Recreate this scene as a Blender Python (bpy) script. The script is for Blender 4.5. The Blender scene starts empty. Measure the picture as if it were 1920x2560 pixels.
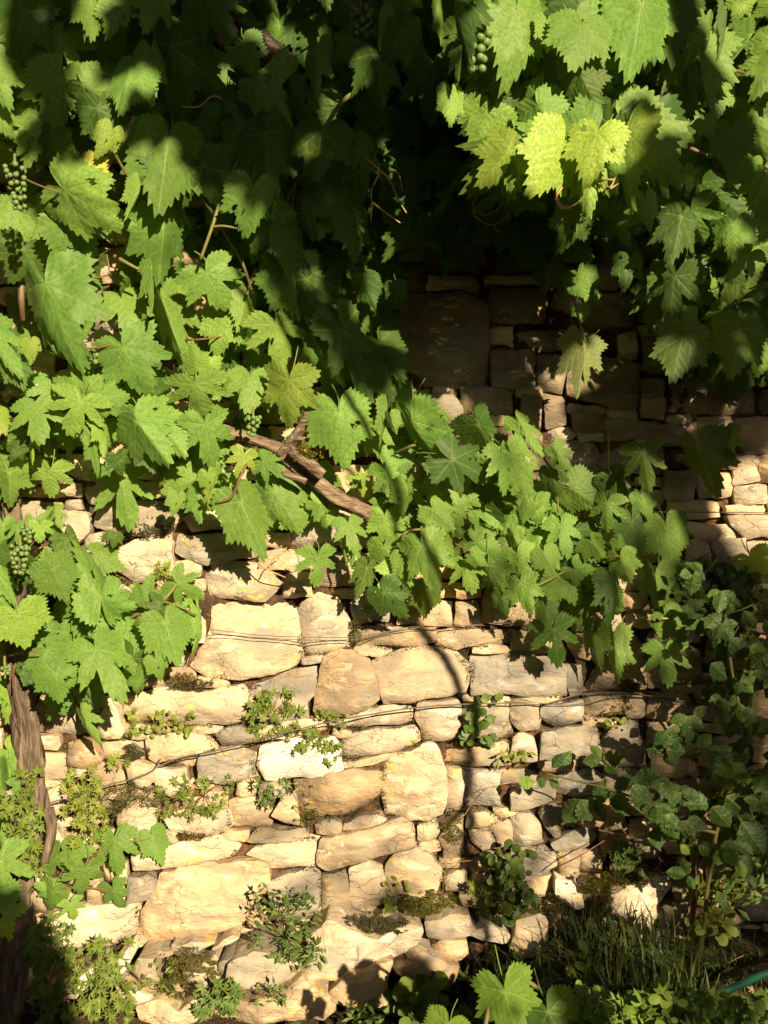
import bpy, bmesh, math, random
import numpy as np
from mathutils import Vector, Matrix, noise
from mathutils.geometry import delaunay_2d_cdt
R = random.Random(11)
rad = math.radians
S = bpy.context.scene
COL = S.collection

# ------------------------------------------------------------------ camera, sky, sun, exposure
ZC, D0, F, K = 1.275, 3.25, 2600.0, 0.3858        # camera height, distance to wall, focal length in photo pixels
cam = bpy.data.objects.new('camera', bpy.data.cameras.new('camera')); COL.objects.link(cam)
cam.location = (0, -D0, ZC); cam.rotation_euler = (rad(90), 0, 0)
cam.data.sensor_fit = 'VERTICAL'; cam.data.sensor_height = 24; cam.data.lens = 24 * F / 2560
cam.data.clip_start = 0.05; cam.data.clip_end = 400
S.camera = cam
SX, SZ = 0.40, 0.42                                # sun: shadow shift left and down per metre of depth
sun_dir = Vector((SX, -1, SZ)).normalized()        # towards the sun
elev = math.asin(sun_dir.z); azim = math.atan2(sun_dir.x, sun_dir.y)
w = bpy.data.worlds.new('World'); S.world = w; w.use_nodes = True
nt = w.node_tree; sky = nt.nodes.new('ShaderNodeTexSky'); sky.sky_type = 'NISHITA'; sky.sun_disc = False
sky.sun_elevation = elev; sky.sun_rotation = azim
bg = nt.nodes['Background']; nt.links.new(sky.outputs[0], bg.inputs[0]); bg.inputs[1].default_value = 0.075
sl = bpy.data.lights.new('sun', 'SUN'); sl.energy = 5.0; sl.angle = rad(0.5); sl.color = (1.0, 0.795, 0.49)
so = bpy.data.objects.new('sun', sl); COL.objects.link(so)
so.rotation_euler = sun_dir.to_track_quat('Z', 'Y').to_euler(); so.location = sun_dir * 8
S.view_settings.view_transform = 'Standard'; S.view_settings.look = 'None'
S.view_settings.exposure = 1.28; S.view_settings.gamma = 1; S.view_settings.use_curve_mapping = False
S.cycles.max_bounces = 5; S.cycles.diffuse_bounces = 3; S.cycles.transparent_max_bounces = 4
S.cycles.use_denoising = True

# ------------------------------------------------------------------ helpers
def P(px, py, d=0.0):                              # photo pixel -> world point d metres in front of the wall
    k = (D0 - d) / F
    return Vector(((px - 960) * k, -d, ZC - (py - 1280) * k))
def T(c, r, zx, zy): return (640 * c + zx * K, 640 * r + zy * K)
def empty(name, loc, label=None, cat=None, group=None):
    o = bpy.data.objects.new(name, None); COL.objects.link(o); o.location = loc; o.empty_display_size = .05
    if label: o['label'] = label; o['category'] = cat
    if group: o['group'] = group
    return o
def mesh(name, V, Fc, mat, smooth=True, uv=None, mats=None, midx=None):
    me = bpy.data.meshes.new(name); me.from_pydata([tuple(v) for v in V], [], Fc)
    if uv is not None:
        l = me.uv_layers.new(name='UVMap'); vi = np.empty(len(me.loops), dtype=np.int32)
        me.loops.foreach_get('vertex_index', vi); l.data.foreach_set('uv', np.asarray(uv, dtype=np.float32)[vi].ravel())
    for m in (mats or [mat]): me.materials.append(m)
    if midx is not None: me.polygons.foreach_set('material_index', midx)
    if smooth: me.polygons.foreach_set('use_smooth', [True] * len(me.polygons))
    me.update(); return me
def link(name, me, parent=None, loc=None, kind=None, label=None, cat=None, group=None, color=None):
    o = bpy.data.objects.new(name, me); COL.objects.link(o)
    if parent is not None:
        o.parent = parent
        if loc is not None: o.location = Vector(loc) - PL(parent)
        else: o.location = -PL(parent)
    elif loc is not None: o.location = loc
    if kind: o['kind'] = kind
    if label: o['label'] = label
    if cat: o['category'] = cat
    if group: o['group'] = group
    if color: o.color = (*color, 1)
    return o
def PL(p):
    v = Vector(p.location)
    while p.parent: p = p.parent; v += p.location
    return v
class MB:                                          # collects polygons of one mesh
    def __init__(s): s.V = []; s.F = []
    def add(s, V, Fc): b = len(s.V); s.V += [Vector(v) for v in V]; s.F += [tuple(b + i for i in f) for f in Fc]
    def tube(s, pts, rads, n=6, rough=0.0, seed=0):
        pts = [Vector(p) for p in pts]; b = len(s.V); up = Vector((.13, .2, 1)).normalized()
        m = len(pts)
        for i, p in enumerate(pts):
            t = (pts[min(i + 1, m - 1)] - pts[max(i - 1, 0)]).normalized()
            if abs(t.dot(up)) > .95: up = Vector((1, .1, 0)).normalized()
            a = t.cross(up).normalized(); c = a.cross(t).normalized()
            r = rads if isinstance(rads, (int, float)) else rads[i]
            for k in range(n):
                th = 2 * math.pi * k / n; rr = r
                if rough:
                    rr *= 1 + rough * (noise.noise(Vector((math.cos(th) * 2.6, math.sin(th) * 2.6, i * .09 + seed))) * 1.5 + .5 * noise.noise(Vector((k * 1.7, i * .21, seed + 3.1))))
                s.V.append(p + (a * math.cos(th) + c * math.sin(th)) * rr)
        for i in range(m - 1):
            for k in range(n):
                k2 = (k + 1) % n
                s.F.append((b + i * n + k, b + i * n + k2, b + (i + 1) * n + k2, b + (i + 1) * n + k))
        s.F.append(tuple(b + k for k in range(n))[::-1]); s.F.append(tuple(b + (m - 1) * n + k for k in range(n)))
    def me(s, name, mat, smooth=True): return mesh(name, s.V, s.F, mat, smooth)
def spline(pts, n=8):                              # Catmull-Rom
    pts = [Vector(p) for p in pts]; q = [2 * pts[0] - pts[1]] + pts + [2 * pts[-1] - pts[-2]]; out = []
    for i in range(1, len(q) - 2):
        for k in range(n):
            t = k / n; a, b, c, d = q[i - 1], q[i], q[i + 1], q[i + 2]
            out.append(.5 * ((2 * b) + (c - a) * t + (2 * a - 5 * b + 4 * c - d) * t * t + (3 * b - a - 3 * c + d) * t ** 3))
    out.append(pts[-1]); return out
def inside(poly, x, y):
    c = False; n = len(poly); j = n - 1
    for i in range(n):
        xi, yi = poly[i]; xj, yj = poly[j]
        if (yi > y) != (yj > y) and x < (xj - xi) * (y - yi) / (yj - yi) + xi: c = not c
        j = i
    return c

# ------------------------------------------------------------------ materials
class NT:
    def __init__(s, name):
        s.m = bpy.data.materials.new(name); s.m.use_nodes = True; s.t = s.m.node_tree; s.t.nodes.clear()
        s.out = s.n('ShaderNodeOutputMaterial')
    def n(s, t, **k):
        x = s.t.nodes.new(t)
        for a, b in k.items(): setattr(x, a, b)
        return x
    def l(s, a, b): s.t.links.new(a, b)
    def set(s, sock, v):
        if isinstance(v, bpy.types.NodeSocket): s.l(v, sock)
        else: sock.default_value = v
    def math(s, op, a, b=0.0, c=None, clamp=False):
        x = s.n('ShaderNodeMath', operation=op, use_clamp=clamp); s.set(x.inputs[0], a); s.set(x.inputs[1], b)
        if c is not None: s.set(x.inputs[2], c)
        return x.outputs[0]
    def noise(s, vec, scale, detail=4, rough=.55, dist=0.0, out=0):
        x = s.n('ShaderNodeTexNoise'); s.l(vec, x.inputs['Vector']); x.inputs['Scale'].default_value = scale
        x.inputs['Detail'].default_value = detail; x.inputs['Roughness'].default_value = rough; x.inputs['Distortion'].default_value = dist
        return x.outputs[out]
    def ramp(s, fac, lo, hi, a=0.0, b=1.0):
        x = s.n('ShaderNodeMapRange'); x.interpolation_type = 'SMOOTHSTEP'; s.set(x.inputs[0], fac)
        for i, v in enumerate((lo, hi, a, b)): x.inputs[i + 1].default_value = v
        return x.outputs[0]
    def mix(s, fac, a, b, mode='MIX'):
        x = s.n('ShaderNodeMix', data_type='RGBA', blend_type=mode); s.set(x.inputs[0], fac)
        for sock, v in ((x.inputs[6], a), (x.inputs[7], b)):
            if isinstance(v, tuple) and len(v) == 3: v = (*v, 1)
            s.set(sock, v)
        return x.outputs[2]
    def bump(s, h, dist, strength=1.0, normal=None):
        x = s.n('ShaderNodeBump'); x.inputs['Distance'].default_value = dist; x.inputs['Strength'].default_value = strength; s.l(h, x.inputs['Height'])
        if normal: s.l(normal, x.inputs['Normal'])
        return x.outputs[0]
    def bsdf(s, col, rough=.8, spec=.3, normal=None):
        x = s.n('ShaderNodeBsdfPrincipled')
        if isinstance(col, tuple): col = (*col[:3], 1)
        s.set(x.inputs['Base Color'], col); s.set(x.inputs['Roughness'], rough); x.inputs['Specular IOR Level'].default_value = spec
        if normal: s.l(normal, x.inputs['Normal'])
        return x
    def done(s, sh): s.l(sh, s.out.inputs[0]); return s.m
def objvec(n, spread=37.0):
    tc = n.n('ShaderNodeTexCoord'); oi = n.n('ShaderNodeObjectInfo'); a = n.n('ShaderNodeVectorMath', operation='MULTIPLY_ADD')
    cb = n.n('ShaderNodeCombineXYZ'); n.l(oi.outputs['Random'], cb.inputs[0]); n.l(oi.outputs['Random'], cb.inputs[2])
    n.l(cb.outputs[0], a.inputs[0]); a.inputs[1].default_value = (spread, 0, spread * 1.7); n.l(tc.outputs['Object'], a.inputs[2])
    return a.outputs[0], oi

def leaf_material(name, veins=True, trans=.36, rough=.5, spec=.2):
    n = NT(name); v, oi = objvec(n)
    col = oi.outputs['Color']
    no = n.noise(v, 22, 3); no2 = n.noise(v, 5, 2)
    col = n.mix(n.ramp(no, .35, .7), col, n.mix(.5, col, (.035, .10, .018)))
    col = n.mix(n.math('MULTIPLY', n.ramp(no2, .56, .74), .5), col, n.mix(.5, col, (.30, .34, .05)))
    sps = n.math('MULTIPLY', n.ramp(n.noise(v, 46, 2), .66, .71), n.ramp(n.noise(v, 6, 2), .5, .62)); col = n.mix(n.math('MULTIPLY', sps, .8), col, (.20, .11, .04))
    nrm = None; h = no
    if veins:
        uv = n.n('ShaderNodeUVMap').outputs[0]; sp = n.n('ShaderNodeSeparateXYZ'); n.l(uv, sp.inputs[0])
        x = n.math('SUBTRACT', sp.outputs[0], .5); y = n.math('SUBTRACT', sp.outputs[1], .5)
        r = n.math('SQRT', n.math('ADD', n.math('MULTIPLY', x, x), n.math('MULTIPLY', y, y)))
        a = n.math('ABSOLUTE', n.math('ARCTAN2', x, n.math('MULTIPLY', y, -1)))
        st = rad(52); k = n.math('MINIMUM', n.math('ROUND', n.math('DIVIDE', a, st)), 2.0)
        c = n.math('SUBTRACT', a, n.math('MULTIPLY', k, st))
        u = n.math('MULTIPLY', r, n.math('COSINE', c)); vv = n.math('ABSOLUTE', n.math('MULTIPLY', r, n.math('SINE', c)))
        main = n.ramp(n.math('DIVIDE', vv, n.math('SUBTRACT', .011, n.math('MULTIPLY', r, .012))), .5, 1.0, 1, 0)
        q = n.math('SUBTRACT', u, n.math('MULTIPLY', vv, .95))
        fr = n.math('PINGPONG', q, .042)
        sec = n.ramp(fr, .0, .0055, 1, 0)
        vm = n.math('MAXIMUM', main, n.math('MULTIPLY', sec, .22))
        col = n.mix(n.math('MULTIPLY', vm, .26), col, (.30, .38, .10))
        h = n.math('ADD', n.math('MULTIPLY', fr, 14), n.math('MULTIPLY', no, .3))
        h = n.math('SUBTRACT', h, n.math('MULTIPLY', main, .6))
    nrm = n.bump(h, .0022, .55)
    geo = n.n('ShaderNodeNewGeometry')
    col = n.mix(n.math('MULTIPLY', geo.outputs['Backfacing'], .35), col, (.22, .30, .14))
    b = n.bsdf(col, rough, spec, nrm); tr = n.n('ShaderNodeBsdfTranslucent')
    n.l(n.mix(.55, col, (.35, .50, .03)), tr.inputs[0])
    mx = n.n('ShaderNodeMixShader'); mx.inputs[0].default_value = trans; n.l(b.outputs[0], mx.inputs[1]); n.l(tr.outputs[0], mx.inputs[2])
    return n.done(mx.outputs[0])

def stone_material():
    n = NT('limestone'); v, oi = objvec(n)
    mp = n.n('ShaderNodeMapping'); n.l(v, mp.inputs[0]); mp.inputs['Scale'].default_value = (1, 1, 2.6); st = mp.outputs[0]
    big = n.noise(st, 6, 4, .55, .6); mid = n.noise(v, 17, 5, .62, .4); fine = n.noise(v, 90, 5, .7)
    col = n.mix(n.ramp(big, .36, .66), (.56, .445, .325), (.32, .275, .23))
    col = n.mix(n.math('MULTIPLY', n.ramp(mid, .5, .72), .65), col, (.47, .31, .18))
    col = n.mix(n.math('MULTIPLY', n.ramp(n.noise(st, 9, 3, .5, 1.2), .56, .70), .7), col, (.70, .64, .52))
    col = n.mix(.78, col, oi.outputs['Color'], 'MULTIPLY')
    # grime, black and orange lichen, fine cracks
    vo = n.n('ShaderNodeTexVoronoi'); vo.feature = 'DISTANCE_TO_EDGE'
    ds = n.n('ShaderNodeVectorMath', operation='MULTIPLY_ADD'); nn = n.n('ShaderNodeTexNoise'); n.l(v, nn.inputs['Vector']); nn.inputs['Scale'].default_value = 9
    nn.inputs['Detail'].default_value = 4
    n.l(nn.outputs['Color'], ds.inputs[0]); ds.inputs[1].default_value = (.22, .22, .22); n.l(st, ds.inputs[2]); n.l(ds.outputs[0], vo.inputs['Vector'])
    vo.inputs['Scale'].default_value = 9
    crack = n.math('MULTIPLY', n.ramp(vo.outputs[0], .002, .011, 1, 0), n.ramp(n.noise(v, 7, 2), .46, .60))
    col = n.mix(n.math('MULTIPLY', crack, .5), col, (.20, .13, .08))
    sp = n.math('MULTIPLY', n.ramp(fine, .60, .70), n.ramp(n.noise(v, 12, 3), .52, .64))
    col = n.mix(n.math('MULTIPLY', sp, .75), col, (.10, .085, .065))
    vl = n.n('ShaderNodeTexVoronoi'); n.l(ds.outputs[0], vl.inputs['Vector']); vl.inputs['Scale'].default_value = 24
    lic = n.math('MULTIPLY', n.ramp(vl.outputs['Distance'], .22, .36, 1, 0), n.ramp(n.noise(v, 5.5, 2), .56, .63))
    col = n.mix(n.math('MULTIPLY', lic, .75), col, (.66, .42, .06))
    pale = n.math('MULTIPLY', n.ramp(vl.outputs['Distance'], .16, .30, 1, 0), n.ramp(n.noise(v, 4.3, 2), .36, .30))
    col = n.mix(n.math('MULTIPLY', pale, .6), col, (.62, .60, .54))
    stn = n.math('MULTIPLY', n.ramp(n.noise(v, 3.6, 4, .6, .5), .50, .66), .55); col = n.mix(stn, col, (.26, .25, .22))
    h = n.math('ADD', n.math('MULTIPLY', mid, .9), n.math('MULTIPLY', fine, .28))
    h = n.math('ADD', h, n.math('MULTIPLY', n.noise(st, 32, 4, .6, .8), .5)); h = n.math('SUBTRACT', h, n.math('MULTIPLY', crack, .7))
    return n.done(n.bsdf(col, .93, .15, n.bump(h, .011, .9)).outputs[0])
def soil_material(name, a, b, c, scale=14):
    n = NT(name); tc = n.n('ShaderNodeTexCoord'); v = tc.outputs['Object']
    f = n.noise(v, scale, 6, .65); g = n.noise(v, 3.1, 3); hgh = n.noise(v, 80, 4, .7)
    col = n.mix(n.ramp(f, .38, .62), a, b); col = n.mix(n.ramp(g, .45, .62), col, c); col = n.mix(n.math('MULTIPLY', n.ramp(hgh, .58, .7), .5), col, (.30, .22, .14))
    return n.done(n.bsdf(col, .97, .1, n.bump(n.math('ADD', f, n.math('MULTIPLY', hgh, .5)), .02, 1)).outputs[0])
def bark_material(name, a, b, along=(60, 60, 5)):
    n = NT(name); tc = n.n('ShaderNodeTexCoord'); mp = n.n('ShaderNodeMapping'); n.l(tc.outputs['Object'], mp.inputs[0]); mp.inputs['Scale'].default_value = along
    f = n.noise(mp.outputs[0], 1.0, 6, .65, .5); g = n.noise(tc.outputs['Object'], 15, 3)
    col = n.mix(n.ramp(f, .35, .65), a, b); col = n.mix(n.math('MULTIPLY', n.ramp(g, .55, .7), .5), col, (.30, .25, .20))
    return n.done(n.bsdf(col, .95, .1, n.bump(f, .02, 1)).outputs[0])
def plain(name, col, rough=.5, spec=.3, sub=0, var=.25):
    n = NT(name); v, oi = objvec(n)
    c = n.mix(n.math('MULTIPLY', n.ramp(n.noise(v, 30, 3), .3, .7), var), col, tuple(x * .45 for x in col))
    b = n.bsdf(c, rough, spec)
    if sub: b.inputs['Subsurface Weight'].default_value = sub; b.inputs['Subsurface Radius'].default_value = (.01, .012, .003); b.inputs['Subsurface Scale'].default_value = .6
    return n.done(b.outputs[0])
def tinted(name, trans=.25, rough=.5):             # small foliage, coloured by object colour and a patchy noise
    n = NT(name); v, oi = objvec(n)
    tc = n.n('ShaderNodeNewGeometry')
    f = n.math('FRACT', n.math('MULTIPLY', tc.outputs['Random Per Island'], 1.0))
    col = n.mix(n.ramp(f, 0, 1, 0, .55), oi.outputs['Color'], n.mix(.55, oi.outputs['Color'], (.24, .28, .04)))
    col = n.mix(n.math('MULTIPLY', n.ramp(n.noise(v, 35, 2), .4, .7), .5), col, n.mix(.6, col, (.02, .05, .012)))
    b = n.bsdf(col, rough, .3); tr = n.n('ShaderNodeBsdfTranslucent'); n.l(col, tr.inputs[0])
    mx = n.n('ShaderNodeMixShader'); mx.inputs[0].default_value = trans; n.l(b.outputs[0], mx.inputs[1]); n.l(tr.outputs[0], mx.inputs[2])
    return n.done(mx.outputs[0])
M_LEAF = leaf_material('vine_leaf'); M_BRAM = leaf_material('bramble_leaf', True, .2, .5, .3); M_STONE = stone_material()
M_BED = soil_material('earth_mortar', (.055, .038, .027), (.15, .082, .048), (.038, .031, .022))
M_SOIL = soil_material('soil', (.07, .045, .03), (.11, .075, .05), (.05, .05, .025), 9)
M_MOSS = tinted('moss', .1, .9); M_HERB = tinted('herb_foliage', .3)
M_BARK = bark_material('vine_bark', (.07, .05, .038), (.20, .155, .12)); M_BARKH = bark_material('vine_bark_along', (.12, .085, .06), (.29, .22, .165), (9, 50, 50))
M_DARKB = bark_material('old_dark_bark', (.035, .025, .02), (.09, .065, .05), (9, 50, 50))
M_CANE = plain('green_cane', (.15, .145, .05)); M_CANEB = plain('brown_cane', (.15, .095, .055)); M_TEND = plain('tendril', (.42, .27, .13))
M_WIRE = plain('rusty_wire', (.10, .085, .07), .6, .4); M_GRAPE = plain('grape_skin', (.13, .20, .065), .45, .3, .25, .2)
M_HOSE = plain('green_hose_rubber', (.01, .09, .055), .35, .5); M_PINK = plain('pink_petal', (.62, .28, .42), .6); M_STRAW = plain('dry_straw', (.42, .30, .15), .8)
M_RSTEM = plain('red_cane', (.17, .075, .045)); M_RUST = plain('painted_iron', (.05, .04, .035), .6)
# ------------------------------------------------------------------ the wall: earth core, then every stone
ZT = 3.6
def fbm(p, s=0.0): return noise.fractal(Vector(p) + Vector((s, s * .7, s * 1.3)), .9, 2.1, 4)
wall = empty('stone_wall', (0, 0, 0), 'old dry stone wall of cream limestone blocks behind the grapevines', 'wall')
def grid_mesh(name, x0, x1, z0, z1, nx, nz, f, mat):
    V = [f(x0 + (x1 - x0) * i / nx, z0 + (z1 - z0) * j / nz) for j in range(nz + 1) for i in range(nx + 1)]
    Q = [(j * (nx + 1) + i, j * (nx + 1) + i + 1, (j + 1) * (nx + 1) + i + 1, (j + 1) * (nx + 1) + i) for j in range(nz) for i in range(nx)]
    return mesh(name, V, Q, mat)
link('earth_bed', grid_mesh('earth_bed', -2.6, 2.6, -.3, ZT, 470, 350, lambda x, z: (x, .012 + .022 * noise.fractal(Vector((x * 7, 1, z * 7)), .8, 2, 4) + .011 * noise.noise(Vector((x * 40, 0, z * 40))) + .012 * max(0, noise.noise(Vector((x * 14, 5, z * 14)))) + .006 * noise.noise(Vector((x * 85, 0, z * 85))), z), M_BED), wall)
bm_ = MB(); bm_.add([(-2.6, .07, -.3), (2.6, .07, -.3), (2.6, .6, -.3), (-2.6, .6, -.3), (-2.6, .07, ZT), (2.6, .07, ZT), (2.6, .6, ZT), (-2.6, .6, ZT)],
    [(0, 1, 5, 4), (1, 2, 6, 5), (2, 3, 7, 6), (3, 0, 4, 7), (4, 5, 6, 7), (3, 2, 1, 0)]); link('wall_core', bm_.me('wall_core', M_BED, False), wall)

def stone_mesh(poly, H, seed, facet=1.0, back=.10, sp=.017):
    """poly: (x,z) about its centre; front towards -y, slightly domed and broken"""
    n = len(poly); B = []
    for i in range(n):                              # round the corners, then roughen the edge
        a, b, c = (Vector((*poly[(i + k) % n], 0)) for k in (-1, 0, 1))
        r = min(.007, .3 * (b - a).length, .3 * (c - b).length)
        p0 = b + (a - b).normalized() * r; p1 = b + (c - b).normalized() * r
        B += [p0, (p0 + p1 + b * 2) / 4, p1]
    Q = []
    for i in range(len(B)):
        a, b = B[i], B[(i + 1) % len(B)]; m = max(1, int((b - a).length / (sp * 1.05)))
        for k in range(m):
            q = a.lerp(b, k / m); s = q * 22
            Q.append(Vector((q.x + .0085 * noise.noise(Vector((s.x, seed, s.y))) + .003 * noise.noise(Vector((s.x * 3, seed, s.y * 3))), q.y + .0085 * noise.noise(Vector((s.x, seed + 9, s.y))) + .003 * noise.noise(Vector((s.x * 3, seed + 9, s.y * 3))))))
    P2 = [(q.x, q.y) for q in Q]; nb = len(P2)
    xs = [p[0] for p in P2]; ys = [p[1] for p in P2]; pts = [Vector(p) for p in P2]
    rr = random.Random(int(seed * 1000)); ar = np.array(P2)
    y = min(ys) + sp * .5; row = 0
    while y < max(ys):
        x = min(xs) + (sp * .5 if row % 2 else 0)
        while x < max(xs):
            px, py = x + rr.uniform(-.3, .3) * sp, y + rr.uniform(-.3, .3) * sp
            if inside(P2, px, py) and np.min((ar[:, 0] - px) ** 2 + (ar[:, 1] - py) ** 2) > (sp * .55) ** 2: pts.append(Vector((px, py)))
            x += sp
        y += sp * .87; row += 1
    res = delaunay_2d_cdt(pts, [(i, (i + 1) % nb) for i in range(nb)], [list(range(nb))], 1, 1e-5)
    vs, fs = res[0], res[2]
    tx, tz = rr.uniform(-.10, .10), rr.uniform(-.12, .12)
    cuts = [(rr.uniform(0, 6.28), rr.uniform(.1, .5), rr.uniform(.15, .5) * facet) for _ in range(3)]
    pls = [(rr.uniform(0, 6.28), rr.uniform(.05, .34) * facet, rr.uniform(.0, .5)) for _ in range(5)]
    W = max(max(xs) - min(xs), .01); Hh = max(max(ys) - min(ys), .01)
    A = ar; Bn = np.roll(ar, -1, 0); d = Bn - A; L2 = (d ** 2).sum(1) + 1e-12
    V = []
    for q in vs:
        qa = np.array((q.x, q.y)); t = np.clip(((qa - A) * d).sum(1) / L2, 0, 1); e = math.sqrt(((A + d * t[:, None] - qa) ** 2).sum(1).min())
        k = min(1, e / (.003 + .008 * abs(noise.noise(Vector((q.x * 9, seed, q.y * 9)))))); h = H * (.66 + .34 * (k * (2 - k)))
        h += tx * q.x + tz * q.y + .012 * facet * fbm((q.x * 7, seed, q.y * 10)) * min(1, e / .012 + .3)
        for an, off, sl_ in cuts:                   # broken-off corners
            g = (q.x * math.cos(an) / W + q.y * math.sin(an) / Hh) - off
            if g > 0: h -= g * sl_ * .12
        rg = noise.noise(Vector((q.x * 6 + seed, 3, q.y * 15))); h -= .010 * facet * max(0, 1 - abs(rg) * 9) * min(1, e / .02)
        for an, sl_, off in pls:                    # flat cleavage planes
            g = (q.x * math.cos(an) + q.y * math.sin(an)) - off * .5 * math.hypot(W * math.cos(an), Hh * math.sin(an))
            if g > 0: h -= g * sl_
        st_ = noise.noise(Vector((q.x * 2.5 + seed, seed, q.y * 24))); h += .004 * facet * (1 if st_ > .12 else 0) * min(1, e / .012)
        h = max(h, -.03) + .0025 * noise.noise(Vector((q.x * 60, seed, q.y * 60)))
        V.append(Vector((q.x, -h, q.y)))
    cnt = {}
    for f in fs:
        for i in range(len(f)):
            a, b = f[i], f[(i + 1) % len(f)]; cnt[(a, b)] = 1
    Fc = []
    for f in fs:
        a, b, c = (V[f[0]], V[f[1]], V[f[2]]); nn = (b - a).cross(c - a)
        Fc.append(tuple(f) if nn.y < 0 else tuple(f[::-1]))
    edges = {}
    for f in Fc:
        for i in range(len(f)): edges[(f[i], f[(i + 1) % len(f)])] = 1
    bd = [e for e in edges if (e[1], e[0]) not in edges]; mp = {}; rim = {}
    for a, b in bd:
        for q in (a, b):
            if q not in mp: rim[q] = len(V); V.append(V[q].copy()); mp[q] = len(V); V.append(Vector((V[q].x * .97, back, V[q].z * .97)))
        Fc.append((rim[b], rim[a], mp[a], mp[b]))
    return mesh('stone', V, Fc, M_STONE)
CREAM, GREY, OCH, WHITE, TAN, BLUE = (1.05, 1.03, 1.0), (.70, .76, .84), (1.0, .86, .68), (1.7, 1.8, 1.9), (.85, .76, .66), (.74, .84, .97)
TINT = dict(c=CREAM, g=GREY, o=OCH, w=WHITE, t=TAN, b=BLUE)
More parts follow.
